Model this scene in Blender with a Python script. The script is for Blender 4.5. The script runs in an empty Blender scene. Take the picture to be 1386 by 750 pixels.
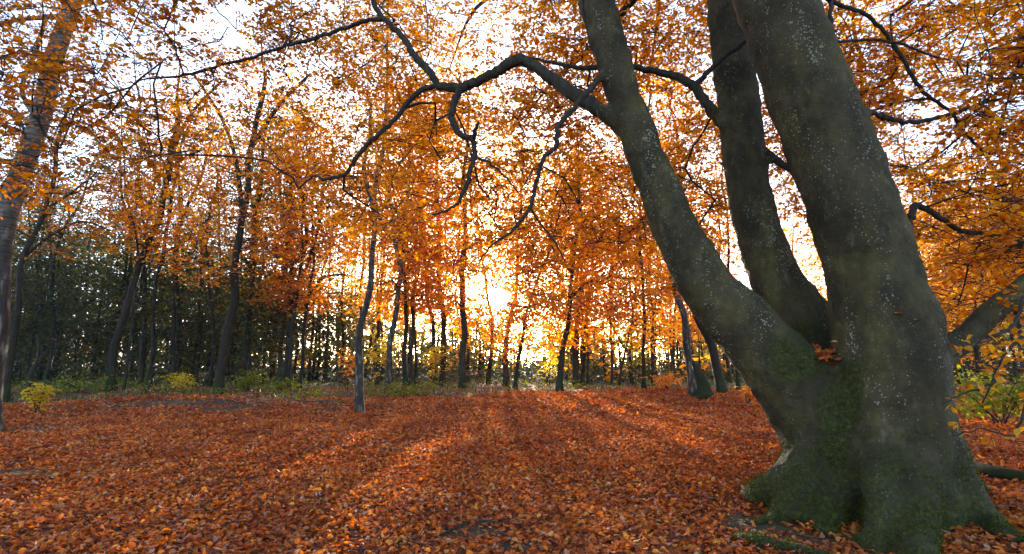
import bpy, math, random
import numpy as np
from mathutils import Vector

random.seed(7)
RNG = np.random.default_rng(11)
S = bpy.context.scene
COL = S.collection

# ------------------------------------------------------------------ camera
CAM_H = 1.30
F_PX = 720.0                                  # focal length in photo pixels (photo is 1386 x 750)
PITCH = math.atan((497 - 375) / F_PX)
cd = bpy.data.cameras.new("camera")
cam = bpy.data.objects.new("camera", cd)
COL.objects.link(cam)
cam.location = (0, 0, CAM_H)
cam.rotation_euler = (math.pi / 2 + PITCH, 0, 0)
cd.sensor_width = 36.0
cd.lens = 36.0 * F_PX / 1386.0
cd.clip_start = 0.05
cd.clip_end = 3000
S.camera = cam
CP, SP = math.cos(PITCH), math.sin(PITCH)

# ------------------------------------------------------------------ sky, sun, exposure
SUN_DIR = Vector((-0.0264, 0.9925, 0.129)).normalized()      # towards the sun that shines between the trunks
SUN_EL = math.asin(SUN_DIR.z)
SUN_AZ = math.atan2(SUN_DIR.x, SUN_DIR.y)                    # clockwise from +Y
W = bpy.data.worlds.new("World")
S.world = W
W.use_nodes = True
nt = W.node_tree
nt.nodes.clear()
wo = nt.nodes.new("ShaderNodeOutputWorld")
bg = nt.nodes.new("ShaderNodeBackground")
sky = nt.nodes.new("ShaderNodeTexSky")
sky.sky_type = 'NISHITA'
sky.sun_disc = False
sky.sun_elevation = SUN_EL
sky.sun_rotation = SUN_AZ
sky.altitude = 50
sky.air_density = 0.55
sky.dust_density = 1.0
sky.ozone_density = 0.6
bg.inputs['Strength'].default_value = 0.14
# visible disc and aureole of the low sun
tc = nt.nodes.new("ShaderNodeTexCoord")
dot = nt.nodes.new("ShaderNodeVectorMath"); dot.operation = 'DOT_PRODUCT'
nt.links.new(tc.outputs['Generated'], dot.inputs[0])
dot.inputs[1].default_value = SUN_DIR
ac = nt.nodes.new("ShaderNodeMath"); ac.operation = 'ARCCOSINE'
nt.links.new(dot.outputs['Value'], ac.inputs[0])
mr = nt.nodes.new("ShaderNodeMapRange"); mr.interpolation_type = 'SMOOTHSTEP'
mr.inputs['From Min'].default_value = math.radians(1.25)
mr.inputs['From Max'].default_value = math.radians(0.55)
mr.inputs['To Min'].default_value = 0.0
mr.inputs['To Max'].default_value = 60.0
nt.links.new(ac.outputs[0], mr.inputs['Value'])
bg2 = nt.nodes.new("ShaderNodeBackground")
bg2.inputs['Color'].default_value = (1.0, 0.86, 0.62, 1)
nt.links.new(mr.outputs[0], bg2.inputs['Strength'])
addw = nt.nodes.new("ShaderNodeAddShader")
nt.links.new(sky.outputs[0], bg.inputs['Color'])
nt.links.new(bg.outputs[0], addw.inputs[0])
nt.links.new(bg2.outputs[0], addw.inputs[1])
nt.links.new(addw.outputs[0], wo.inputs['Surface'])

sd = bpy.data.lights.new("sun", 'SUN')
sd.energy = 4.0
sd.angle = math.radians(0.55)
sd.color = (1.0, 0.88, 0.70)
sun = bpy.data.objects.new("sun", sd)
COL.objects.link(sun)
sun.rotation_euler = SUN_DIR.to_track_quat('Z', 'Y').to_euler()

S.view_settings.view_transform = 'Standard'
S.view_settings.look = 'None'
S.view_settings.exposure = 2.95
S.view_settings.gamma = 1.0
S.view_settings.use_curve_mapping = False

S.render.engine = 'CYCLES'
cy = S.cycles
cy.max_bounces = 8
cy.diffuse_bounces = 5
cy.glossy_bounces = 2
cy.transmission_bounces = 6
cy.transparent_max_bounces = 4
cy.volume_bounces = 0
cy.sample_clamp_indirect = 6.0
cy.sample_clamp_direct = 40.0
cy.caustics_reflective = False
cy.caustics_refractive = False
cy.use_adaptive_sampling = True
cy.adaptive_threshold = 0.02
cy.use_denoising = True
try:
    cy.denoiser = 'OPENIMAGEDENOISE'
    cy.denoising_prefilter = 'ACCURATE'
    cy.denoising_input_passes = 'RGB_ALBEDO_NORMAL'
except Exception:
    pass

# ------------------------------------------------------------------ helpers: where a picture point stands
def gz(x, y):
    """height of the forest floor (numpy friendly)"""
    x = np.asarray(x, float); y = np.asarray(y, float)
    s = np.clip((y - 13.0) / 13.0, 0, 1); s = s * s * (3 - 2 * s)
    z = 0.30 * s
    z = z + 0.05 * np.sin(x * .55 + 1.3) * np.sin(y * .43 + .4) * np.clip(y / 10, 0, 1)
    z = z + 0.03 * np.sin(x * 1.9 + y * .7) * np.sin(y * 1.3 - x * .4)
    # low bank on the left side of the clearing
    z = z + 0.22 * np.exp(-(((x + 10.5) / 4.5) ** 2 + ((y - 17.5) / 1.6) ** 2))
    z = z + 0.10 * np.exp(-(((x + 5.6) / 2.2) ** 2 + ((y - 17.8) / 1.2) ** 2))
    # soil heaped up round the beech
    z = z + 0.10 * np.exp(-(((x - 3.5) / 1.6) ** 2 + ((y - 5.2) / 1.4) ** 2))
    return z

def ray(px, py):
    u = (px - 693.0) / F_PX; v = (375.0 - py) / F_PX
    return np.array([u, CP - v * SP, SP + v * CP])

def P(px, py, Y):
    d = ray(px, py); t = Y / d[1]
    return np.array([d[0] * t, Y, CAM_H + d[2] * t])

def PR(px, py, Y, hw):
    """point and radius of something hw photo pixels in half width"""
    d = ray(px, py); t = Y / d[1]
    return np.array([d[0] * t, Y, CAM_H + d[2] * t]), hw * t / F_PX

def G(px, py):
    d = ray(px, py); t = 1.0
    while t < 120:
        p = d * t
        if CAM_H + p[2] < float(gz(p[0], p[1])): break
        t += 0.02
    return np.array([d[0] * t, d[1] * t, float(gz(d[0] * t, d[1] * t))])

def project(Pw):
    x, y, z = Pw[:, 0], Pw[:, 1], Pw[:, 2] - CAM_H
    dep = y * CP + z * SP; up = -y * SP + z * CP
    dep = np.maximum(dep, 1e-3)
    return 693 + F_PX * x / dep, 375 - F_PX * up / dep

# ------------------------------------------------------------------ helpers: meshes
def mesh_np(name, V, Q, mat, smooth=True):
    V = np.asarray(V, np.float32); Q = np.asarray(Q, np.int32)
    me = bpy.data.meshes.new(name)
    me.vertices.add(len(V)); me.vertices.foreach_set("co", V.ravel())
    me.loops.add(Q.size); me.loops.foreach_set("vertex_index", Q.ravel())
    me.polygons.add(len(Q))
    me.polygons.foreach_set("loop_start", np.arange(0, Q.size, Q.shape[1], dtype=np.int32))
    me.update(calc_edges=True)
    if smooth:
        me.polygons.foreach_set("use_smooth", np.ones(len(Q), dtype=bool))
    me.materials.append(mat)
    me.validate()
    return me

def obj(name, me, parent=None, loc=None):
    o = bpy.data.objects.new(name, me)
    COL.objects.link(o)
    if parent is not None: o.parent = parent
    if loc is not None: o.location = tuple(float(c) for c in loc)
    return o

def tag(o, label=None, cat=None, group=None, kind=None):
    if label: o["label"] = label
    if cat: o["category"] = cat
    if group: o["group"] = group
    if kind: o["kind"] = kind
    return o

def thing(name, loc, label, cat, group=None):
    o = obj(name, None, None, loc)
    o.empty_display_size = 0.2
    return tag(o, label, cat, group)

def smooth_path(pts, rad, per=5):
    """Catmull-Rom through the points"""
    pts = np.asarray(pts, float); rad = np.asarray(rad, float)
    A = np.column_stack([pts, rad]); n = len(A)
    if n < 3: return pts, rad
    E = np.vstack([2 * A[0] - A[1], A, 2 * A[-1] - A[-2]])
    out = []
    for i in range(n - 1):
        p0, p1, p2, p3 = E[i], E[i + 1], E[i + 2], E[i + 3]
        for k in range(per):
            t = k / per
            out.append(0.5 * (2 * p1 + (p2 - p0) * t + (2 * p0 - 5 * p1 + 4 * p2 - p3) * t * t + (3 * p1 - p0 - 3 * p2 + p3) * t ** 3))
    out.append(A[-1]); out = np.array(out)
    return out[:, :3], np.maximum(out[:, 3], 1e-4)

class Tubes:
    def __init__(self): self.V = []; self.Q = []; self.n = 0
    def add(self, pts, rad, sides=8, wob=0.0, cap=True, flute=None):
        pts = np.asarray(pts, float); rad = np.asarray(rad, float); n = len(pts)
        T = np.gradient(pts, axis=0); T /= np.linalg.norm(T, axis=1)[:, None] + 1e-9
        ref = np.array([0., 1., 0.]) if abs(T[0][1]) < .9 else np.array([1., 0., 0.])
        N = np.zeros_like(T); nrm = np.cross(T[0], ref); nrm /= np.linalg.norm(nrm)
        for i in range(n):
            nrm = nrm - T[i] * np.dot(nrm, T[i]); nrm /= np.linalg.norm(nrm) + 1e-9; N[i] = nrm
        B = np.cross(T, N)
        a = np.linspace(0, 2 * math.pi, sides, endpoint=False)
        r = np.repeat(rad[:, None], sides, 1)
        if wob:
            i = np.arange(n)[:, None]; ph = RNG.uniform(0, 6.3, 4)
            r = r * (1 + wob * (np.sin(2 * a[None] + ph[0] + i * .31) + .7 * np.sin(3 * a[None] + ph[1] - i * .43) + .6 * np.sin(i * .9 + ph[2] + a[None])) * .5)
        if flute is not None:
            r = r * flute(np.arange(n)[:, None] / (n - 1), a[None])
        V = pts[:, None] + r[..., None] * (np.cos(a)[None, :, None] * N[:, None] + np.sin(a)[None, :, None] * B[:, None])
        V = V.reshape(-1, 3)
        i = np.arange(n - 1)[:, None] * sides; j = np.arange(sides)[None]; j2 = (j + 1) % sides
        Q = np.stack([i + j, i + j2, i + sides + j2, i + sides + j], -1).reshape(-1, 4) + self.n
        e0 = self.n; self.V.append(V); self.Q.append(Q); self.n += len(V)
        if cap and rad[0] > .004:
            c0 = pts[0] - T[0] * rad[0] * .3; f0 = e0
            self.V.append(c0[None]); ci = self.n; self.n += 1
            h = np.arange(0, sides - 1, 2)
            self.Q.append(np.stack([f0 + (h + 2) % sides, f0 + h + 1, f0 + h, np.full(len(h), ci)], -1))
        if cap and rad[-1] > .004:
            c = pts[-1] + T[-1] * rad[-1] * .5
            self.V.append(c[None]); ci = self.n; self.n += 1
            f0 = e0 + sides * (n - 1); h = np.arange(0, sides - 1, 2)
            self.Q.append(np.stack([f0 + h, f0 + h + 1, f0 + (h + 2) % sides, np.full(len(h), ci)], -1))
        return self
    def mesh(self, name, mat, origin=(0, 0, 0)):
        return mesh_np(name, np.vstack(self.V) - np.asarray(origin), np.vstack(self.Q), mat)

def unit(A): return A / (np.linalg.norm(A, axis=-1, keepdims=True) + 1e-9)

HEX = np.array([[0, 0, 0], [.30, .30, .06], [.68, .29, .07], [1, 0, -.06], [.68, -.29, .07], [.30, -.30, .06]])
HEXQ = np.array([[0, 1, 2, 3], [0, 3, 4, 5]])
DIA = np.array([[0, 0, 0], [.48, .33, .07], [1, 0, -.04], [.48, -.33, .07]])
DIAQ = np.array([[0, 1, 2, 3]])

def leaf_arrays(pos, d, nrm, length, curl=None, hexa=True, droop=None):
    T, TQ = (HEX, HEXQ) if hexa else (DIA, DIAQ)
    d = unit(d); s = unit(np.cross(nrm, d)); n = np.cross(d, s)
    N = len(pos); K = len(T)
    c = np.ones(N) if curl is None else curl
    V = (pos[:, None] + length[:, None, None] * (T[None, :, 0, None] * d[:, None] + T[None, :, 1, None] * s[:, None]
         + (T[None, :, 2] * c[:, None])[..., None] * n[:, None]))
    if droop is not None:
        V = V - (length * droop)[:, None, None] * (T[None, :, 0, None] ** 2) * n[:, None]
    Q = (TQ[None] + (np.arange(N) * K)[:, None, None]).reshape(-1, 4)
    return V.reshape(-1, 3), Q

# gaps in the foliage: the sun seen from the clearing, and the sunlit streaks on the litter
SUN_PX = (674.0, 403.0)
SD = np.array(SUN_DIR)
def corridor_points():
    c = []
    for px, py, r in ((600, 598, .30), (565, 618, .42), (535, 645, .42), (508, 675, .38), (490, 712, .34), (470, 740, .3), (505, 612, .18), (640, 608, .16),
                      (30, 558, .5), (70, 559, .45), (110, 560, .4), (1310, 574, .4), (1350, 575, .45), (1380, 577, .4)):
        g = G(px, py); c.append((g, r * .9))
    return c
CORR = corridor_points()
def keep_mask(pos, size=0.1):
    """False where a leaf would close one of those gaps"""
    qx, qy = project(pos)
    m = (np.hypot(qx - SUN_PX[0], qy - SUN_PX[1]) > 10 + 9 * RNG.random(len(pos)))
    # a few leaves drift across the glare
    for g, r in CORR:
        w = pos - g; t = w @ SD
        dist = np.linalg.norm(w - t[:, None] * SD, axis=1)
        m &= ~((dist < r * (0.75 + .5 * RNG.random(len(pos)))) & (t > 0))
    return m

# ------------------------------------------------------------------ materials
def mat_new(name):
    m = bpy.data.materials.new(name); m.use_nodes = True
    n = m.node_tree; n.nodes.clear()
    return m, n

def N_(n, t, **kw):
    x = n.nodes.new(t)
    for k, v in kw.items(): setattr(x, k, v)
    return x

def ramp(n, stops, interp='LINEAR'):
    r = N_(n, "ShaderNodeValToRGB"); cr = r.color_ramp; cr.interpolation = interp
    while len(cr.elements) < len(stops): cr.elements.new(.5)
    for e, (p, c) in zip(cr.elements, stops):
        e.position = p; e.color = (*c, 1)
    return r

def leaf_mat(name, stops, trans=0.5, gloss=0.06, rough=0.45, patch=None, veins=False, hue_obj=0.0):
    m, n = mat_new(name); L = n.links.new
    geo = N_(n, "ShaderNodeNewGeometry"); oi = N_(n, "ShaderNodeObjectInfo")
    a = N_(n, "ShaderNodeMath", operation='ADD'); fr = N_(n, "ShaderNodeMath", operation='FRACT')
    L(geo.outputs['Random Per Island'], a.inputs[0]); L(oi.outputs['Random'], a.inputs[1]); L(a.outputs[0], fr.inputs[0])
    r = ramp(n, stops); L(fr.outputs[0], r.inputs[0])
    colr = r.outputs[0]
    if patch:                                   # broad drifts of another tone
        nz = N_(n, "ShaderNodeTexNoise"); nz.inputs['Scale'].default_value = patch[0]; nz.inputs['Detail'].default_value = 3
        L(geo.outputs['Position'], nz.inputs['Vector'])
        rr = ramp(n, [(.38, (0, 0, 0)), (.66, (1, 1, 1))]); L(nz.outputs[0], rr.inputs[0])
        mx = N_(n, "ShaderNodeMix", data_type='RGBA', blend_type='MULTIPLY')
        L(rr.outputs[0], mx.inputs[0]); L(colr, mx.inputs[6]); mx.inputs[7].default_value = (*patch[1], 1)
        colr = mx.outputs[2]
    # mottling inside a leaf
    n2 = N_(n, "ShaderNodeTexNoise"); n2.inputs['Scale'].default_value = 38; n2.inputs['Detail'].default_value = 3
    L(geo.outputs['Position'], n2.inputs['Vector'])
    r2 = ramp(n, [(.3, (.62, .55, .5)), (.6, (1.1, 1.1, 1.1))]); L(n2.outputs[0], r2.inputs[0])
    mm = N_(n, "ShaderNodeMix", data_type='RGBA', blend_type='MULTIPLY'); mm.inputs[0].default_value = .8
    L(colr, mm.inputs[6]); L(r2.outputs[0], mm.inputs[7]); colr = mm.outputs[2]
    df = N_(n, "ShaderNodeBsdfDiffuse"); tr = N_(n, "ShaderNodeBsdfTranslucent"); gl = N_(n, "ShaderNodeBsdfGlossy")
    gl.inputs['Roughness'].default_value = rough
    L(colr, df.inputs[0])
    hs = N_(n, "ShaderNodeHueSaturation"); hs.inputs['Saturation'].default_value = 1.12; hs.inputs['Value'].default_value = 1.25
    L(colr, hs.inputs['Color']); L(hs.outputs[0], tr.inputs[0])
    m1 = N_(n, "ShaderNodeMixShader"); m1.inputs[0].default_value = trans
    L(df.outputs[0], m1.inputs[1]); L(tr.outputs[0], m1.inputs[2])
    fres = N_(n, "ShaderNodeFresnel"); fres.inputs[0].default_value = 1.4
    sc = N_(n, "ShaderNodeMath", operation='MULTIPLY'); sc.inputs[1].default_value = gloss * 10
    cl = N_(n, "ShaderNodeMath", operation='MINIMUM'); cl.inputs[1].default_value = min(.18, gloss * 6)
    L(fres.outputs[0], sc.inputs[0]); L(sc.outputs[0], cl.inputs[0])
    m2 = N_(n, "ShaderNodeMixShader"); L(cl.outputs[0], m2.inputs[0]); L(m1.outputs[0], m2.inputs[1]); L(gl.outputs[0], m2.inputs[2])
    o = N_(n, "ShaderNodeOutputMaterial"); L(m2.outputs[0], o.inputs[0])
    return m

def bark_mat(name, dark, light, scale=(6, 6, 1.2), bump=.6, moss=0.0, moss_h=1.0, rough=.9, green=(.022, .032, .007)):
    m, n = mat_new(name); L = n.links.new
    t = N_(n, "ShaderNodeTexCoord"); mp = N_(n, "ShaderNodeMapping"); mp.inputs['Scale'].default_value = scale
    L(t.outputs['Object'], mp.inputs[0])
    nz = N_(n, "ShaderNodeTexNoise"); nz.inputs['Scale'].default_value = 3; nz.inputs['Detail'].default_value = 8; nz.inputs['Roughness'].default_value = .65
    L(mp.outputs[0], nz.inputs['Vector'])
    r = ramp(n, [(.32, dark), (.68, light)]); L(nz.outputs[0], r.inputs[0])
    c = r.outputs[0]
    if moss:
        sx = N_(n, "ShaderNodeSeparateXYZ"); L(t.outputs['Object'], sx.inputs[0])
        mr = N_(n, "ShaderNodeMapRange"); mr.inputs['From Min'].default_value = 0; mr.inputs['From Max'].default_value = moss_h
        mr.inputs['To Min'].default_value = .75; mr.inputs['To Max'].default_value = 0
        L(sx.outputs['Z'], mr.inputs['Value'])
        n3 = N_(n, "ShaderNodeTexNoise"); n3.inputs['Scale'].default_value = 4; n3.inputs['Detail'].default_value = 4
        L(t.outputs['Object'], n3.inputs['Vector'])
        ad = N_(n, "ShaderNodeMath", operation='ADD'); L(mr.outputs[0], ad.inputs[0]); L(n3.outputs[0], ad.inputs[1])
        rr = ramp(n, [(.72, (0, 0, 0)), (.95, (moss,) * 3)]); L(ad.outputs[0], rr.inputs[0])
        mx = N_(n, "ShaderNodeMix", data_type='RGBA'); L(rr.outputs[0], mx.inputs[0]); L(c, mx.inputs[6]); mx.inputs[7].default_value = (*green, 1)
        c = mx.outputs[2]
    b = N_(n, "ShaderNodeBsdfPrincipled"); b.inputs['Roughness'].default_value = rough
    b.inputs['Specular IOR Level'].default_value = .25
    L(c, b.inputs['Base Color'])
    bp = N_(n, "ShaderNodeBump"); bp.inputs['Strength'].default_value = bump; bp.inputs['Distance'].default_value = .03
    L(nz.outputs[0], bp.inputs['Height']); L(bp.outputs[0], b.inputs['Normal'])
    o = N_(n, "ShaderNodeOutputMaterial"); L(b.outputs[0], o.inputs[0])
    return m

def birch_mat(name):
    m, n = mat_new(name); L = n.links.new
    t = N_(n, "ShaderNodeTexCoord")
    mp = N_(n, "ShaderNodeMapping"); mp.inputs['Scale'].default_value = (1.6, 1.6, 9)
    L(t.outputs['Object'], mp.inputs[0])
    nz = N_(n, "ShaderNodeTexNoise"); nz.inputs['Scale'].default_value = 2; nz.inputs['Detail'].default_value = 7; nz.inputs['Roughness'].default_value = .7
    L(mp.outputs[0], nz.inputs['Vector'])
    r = ramp(n, [(.40, (.018, .016, .014)), (.52, (.125, .098, .070)), (.74, (.27, .23, .175))]); L(nz.outputs[0], r.inputs[0])
    # fissured dark lower bark in lengthwise plates
    m2 = N_(n, "ShaderNodeMapping"); m2.inputs['Scale'].default_value = (5, 5, 1.6); L(t.outputs['Object'], m2.inputs[0])
    n2 = N_(n, "ShaderNodeTexNoise"); n2.inputs['Scale'].default_value = 2; n2.inputs['Detail'].default_value = 6; L(m2.outputs[0], n2.inputs['Vector'])
    r2 = ramp(n, [(.40, (.012, .010, .009)), (.56, (.038, .029, .020)), (.66, (.18, .15, .11))]); L(n2.outputs[0], r2.inputs[0])
    sx = N_(n, "ShaderNodeSeparateXYZ"); L(t.outputs['Object'], sx.inputs[0])
    ad = N_(n, "ShaderNodeMath", operation='MULTIPLY_ADD'); ad.inputs[1].default_value = 2.5; L(n2.outputs[0], ad.inputs[0]); L(sx.outputs['Z'], ad.inputs[2])
    mr = N_(n, "ShaderNodeMapRange"); mr.inputs['From Min'].default_value = 4.2; mr.inputs['From Max'].default_value = 7.5; L(ad.outputs[0], mr.inputs['Value'])
    mx = N_(n, "ShaderNodeMix", data_type='RGBA'); L(mr.outputs[0], mx.inputs[0]); L(r2.outputs[0], mx.inputs[6]); L(r.outputs[0], mx.inputs[7])
    b = N_(n, "ShaderNodeBsdfPrincipled"); b.inputs['Roughness'].default_value = .8; L(mx.outputs[2], b.inputs['Base Color'])
    bp = N_(n, "ShaderNodeBump"); bp.inputs['Strength'].default_value = .7; bp.inputs['Distance'].default_value = .03
    L(n2.outputs[0], bp.inputs['Height']); L(bp.outputs[0], b.inputs['Normal'])
    o = N_(n, "ShaderNodeOutputMaterial"); L(b.outputs[0], o.inputs[0])
    return m

def beech_mat(name):
    """smooth grey green bark, pale crusty lichen specks, moss on the foot and between the stems"""
    m, n = mat_new(name); L = n.links.new
    t = N_(n, "ShaderNodeTexCoord"); geo = N_(n, "ShaderNodeNewGeometry")
    def noise(scale, detail=5, rough=.6, stretch=None):
        x = N_(n, "ShaderNodeTexNoise"); x.inputs['Scale'].default_value = scale; x.inputs['Detail'].default_value = detail; x.inputs['Roughness'].default_value = rough
        if stretch:
            mp = N_(n, "ShaderNodeMapping"); mp.inputs['Scale'].default_value = stretch; L(t.outputs['Object'], mp.inputs[0]); L(mp.outputs[0], x.inputs['Vector'])
        else: L(t.outputs['Object'], x.inputs['Vector'])
        return x
    base = noise(2.6, 12, .74, (1.2, 1.2, .7))
    r = ramp(n, [(.30, (.010, .007, .002)), (.45, (.033, .024, .007)), (.58, (.070, .052, .016)), (.74, (.155, .118, .044))]); L(base.outputs[0], r.inputs[0])
    c = r.outputs[0]
    def mix(fac, colour, c):
        mx = N_(n, "ShaderNodeMix", data_type='RGBA'); L(fac, mx.inputs[0]); L(c, mx.inputs[6]); mx.inputs[7].default_value = (*colour, 1)
        return mx.outputs[2]
    # brownish stains
    st = noise(1.3, 4, .6, (1, 1, .5)); rs = ramp(n, [(.5, (0, 0, 0)), (.75, (.7,) * 3)]); L(st.outputs[0], rs.inputs[0])
    c = mix(rs.outputs[0], (.042, .029, .018), c)
    # lichen specks, denser inside lengthwise drifts
    vo = N_(n, "ShaderNodeTexVoronoi"); vo.inputs['Scale'].default_value = 46
    wn = noise(26, 4, .7); wm = N_(n, "ShaderNodeVectorMath", operation='MULTIPLY_ADD'); wm.inputs[1].default_value = (.045, .045, .045)
    L(wn.outputs['Color'], wm.inputs[0]); L(t.outputs['Object'], wm.inputs[2]); L(wm.outputs[0], vo.inputs['Vector'])
    dr = noise(1.7, 9, .8, (2.2, 2.2, .7))
    rd = ramp(n, [(.40, (0,) * 3), (.52, (.20,) * 3), (.68, (.60,) * 3)]); L(dr.outputs[0], rd.inputs[0])
    lt = N_(n, "ShaderNodeMath", operation='LESS_THAN'); L(vo.outputs['Distance'], lt.inputs[0]); L(rd.outputs[0], lt.inputs[1])
    sel = N_(n, "ShaderNodeSeparateColor"); L(vo.outputs['Color'], sel.inputs[0])
    g2 = N_(n, "ShaderNodeMath", operation='GREATER_THAN'); g2.inputs[1].default_value = .45; L(sel.outputs[0], g2.inputs[0])
    mu = N_(n, "ShaderNodeMath", operation='MULTIPLY'); L(lt.outputs[0], mu.inputs[0]); L(g2.outputs[0], mu.inputs[1])
    mu2 = N_(n, "ShaderNodeMath", operation='MULTIPLY'); mu2.inputs[1].default_value = .75; L(mu.outputs[0], mu2.inputs[0])
    c = mix(mu2.outputs[0], (.30, .29, .20), c)
    # larger pale crusts
    cr = noise(5.5, 8, .75, (1.4, 1.4, .6)); rc = ramp(n, [(.57, (0, 0, 0)), (.70, (.5,) * 3)]); L(cr.outputs[0], rc.inputs[0])
    c = mix(rc.outputs[0], (.20, .18, .105), c)
    # moss
    at = N_(n, "ShaderNodeAttribute"); at.attribute_name = "moss"
    mn = noise(4.5, 9, .75)
    ad = N_(n, "ShaderNodeMath", operation='MULTIPLY_ADD'); ad.inputs[1].default_value = 1.25; L(mn.outputs[0], ad.inputs[0]); L(at.outputs['Fac'], ad.inputs[2])
    sb = N_(n, "ShaderNodeMath", operation='SUBTRACT'); sb.inputs[1].default_value = .45; L(ad.outputs[0], sb.inputs[0])
    rm = ramp(n, [(.44, (0, 0, 0)), (.74, (.9,) * 3)]); L(sb.outputs[0], rm.inputs[0])
    mn2 = noise(30, 5, .7); rg = ramp(n, [(.32, (.010, .011, .003)), (.52, (.040, .044, .006)), (.70, (.11, .115, .013))]); L(mn2.outputs[0], rg.inputs[0])
    mx = N_(n, "ShaderNodeMix", data_type='RGBA'); L(rm.outputs[0], mx.inputs[0]); L(c, mx.inputs[6]); L(rg.outputs[0], mx.inputs[7]); c = mx.outputs[2]
    b = N_(n, "ShaderNodeBsdfPrincipled"); b.inputs['Roughness'].default_value = .78; b.inputs['Specular IOR Level'].default_value = .3
    L(c, b.inputs['Base Color'])
    # relief: fine wrinkles round the stem, crust, moss pile
    wr = noise(5, 10, .72, (1, 1, 1.5))
    a1 = N_(n, "ShaderNodeMath", operation='MULTIPLY_ADD'); a1.inputs[1].default_value = .5; L(mu.outputs[0], a1.inputs[0]); L(wr.outputs[0], a1.inputs[2])
    a2 = N_(n, "ShaderNodeMath", operation='MULTIPLY'); L(mn2.outputs[0], a2.inputs[0]); L(rm.outputs[0], a2.inputs[1])
    a3 = N_(n, "ShaderNodeMath", operation='ADD'); L(a1.outputs[0], a3.inputs[0]); L(a2.outputs[0], a3.inputs[1])
    bp = N_(n, "ShaderNodeBump"); bp.inputs['Strength'].default_value = .9; bp.inputs['Distance'].default_value = .045
    L(a3.outputs[0], bp.inputs['Height']); L(bp.outputs[0], b.inputs['Normal'])
    o = N_(n, "ShaderNodeOutputMaterial"); L(b.outputs[0], o.inputs[0])
    return m

M = {}
M['orange'] = leaf_mat("leaf_orange", [(0, (.52, .125, .010)), (.35, (.76, .24, .014)), (.7, (.86, .34, .020)), (1, (.86, .46, .04))], .70, .015)
M['rust'] = leaf_mat("leaf_rust", [(0, (.28, .07, .010)), (.4, (.52, .15, .012)), (.8, (.70, .23, .016)), (1, (.74, .31, .03))], .66, .015)
M['amber'] = leaf_mat("leaf_amber", [(0, (.62, .18, .012)), (.5, (.82, .34, .022)), (1, (.82, .49, .05))], .70, .015)
M['olive'] = leaf_mat("leaf_olive", [(0, (.06, .055, .015)), (.5, (.13, .12, .025)), (.85, (.26, .20, .03)), (1, (.42, .22, .03))], .45, .008)
M['yellow'] = leaf_mat("leaf_yellow", [(0, (.55, .38, .02)), (.6, (.80, .58, .04)), (1, (.60, .58, .06))], .6, .01)
M['green'] = leaf_mat("leaf_green", [(0, (.10, .14, .015)), (.6, (.20, .24, .025)), (1, (.42, .38, .04))], .5, .01)
M['dark'] = leaf_mat("leaf_dark", [(0, (.030, .042, .018)), (.7, (.072, .084, .032)), (1, (.16, .11, .035))], .35, .004)
M['litter'] = leaf_mat("leaf_litter", [(0, (.13, .034, .015)), (.14, (.36, .078, .018)), (.5, (.66, .160, .025)), (.78, (.80, .240, .03)), (.86, (.80, .34, .05)), (.92, (.62, .29, .12)), (1, (.46, .30, .22))],
                         .22, .006, .6, patch=(.8, (.70, .56, .58)))
M['beech'] = beech_mat("bark_beech")
M['bark'] = bark_mat("bark_dark", (.010, .008, .005), (.038, .028, .017), moss=.8, moss_h=1.2)
M['bark_grey'] = bark_mat("bark_grey", (.015, .012, .008), (.056, .045, .028), moss=.8, moss_h=.8)
M['birch'] = birch_mat("bark_birch")
M['twig'] = bark_mat("bark_twig", (.018, .014, .011), (.05, .04, .032), (9, 9, 9), .3)
M['mossy'] = bark_mat("bark_mossy", (.010, .010, .006), (.034, .036, .016), (5, 5, 5), .8, .8, 1.2)

def ground_mat():
    m, n = mat_new("forest_floor"); L = n.links.new
    geo = N_(n, "ShaderNodeNewGeometry")
    vo = N_(n, "ShaderNodeTexVoronoi"); vo.inputs['Scale'].default_value = 16; L(geo.outputs['Position'], vo.inputs['Vector'])
    se = N_(n, "ShaderNodeSeparateColor"); L(vo.outputs['Color'], se.inputs[0])
    r = ramp(n, [(0, (.05, .02, .012)), (.5, (.17, .05, .018)), (1, (.30, .085, .024))]); L(se.outputs[0], r.inputs[0])
    nz = N_(n, "ShaderNodeTexNoise"); nz.inputs['Scale'].default_value = 1.1; nz.inputs['Detail'].default_value = 6; L(geo.outputs['Position'], nz.inputs['Vector'])
    r2 = ramp(n, [(.40, (.024, .014, .006)), (.55, (.055, .048, .011)), (.72, (.13, .10, .028))]); L(nz.outputs[0], r2.inputs[0])
    at = N_(n, "ShaderNodeAttribute"); at.attribute_name = "litter"
    mx = N_(n, "ShaderNodeMix", data_type='RGBA'); L(at.outputs['Fac'], mx.inputs[0]); L(r2.outputs[0], mx.inputs[6]); L(r.outputs[0], mx.inputs[7])
    b = N_(n, "ShaderNodeBsdfPrincipled"); b.inputs['Roughness'].default_value = .95; L(mx.outputs[2], b.inputs['Base Color'])
    bp = N_(n, "ShaderNodeBump"); bp.inputs['Strength'].default_value = .8; bp.inputs['Distance'].default_value = .04
    L(vo.outputs['Distance'], bp.inputs['Height']); L(bp.outputs[0], b.inputs['Normal'])
    o = N_(n, "ShaderNodeOutputMaterial"); L(b.outputs[0], o.inputs[0])
    return m
M['ground'] = ground_mat()

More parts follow.
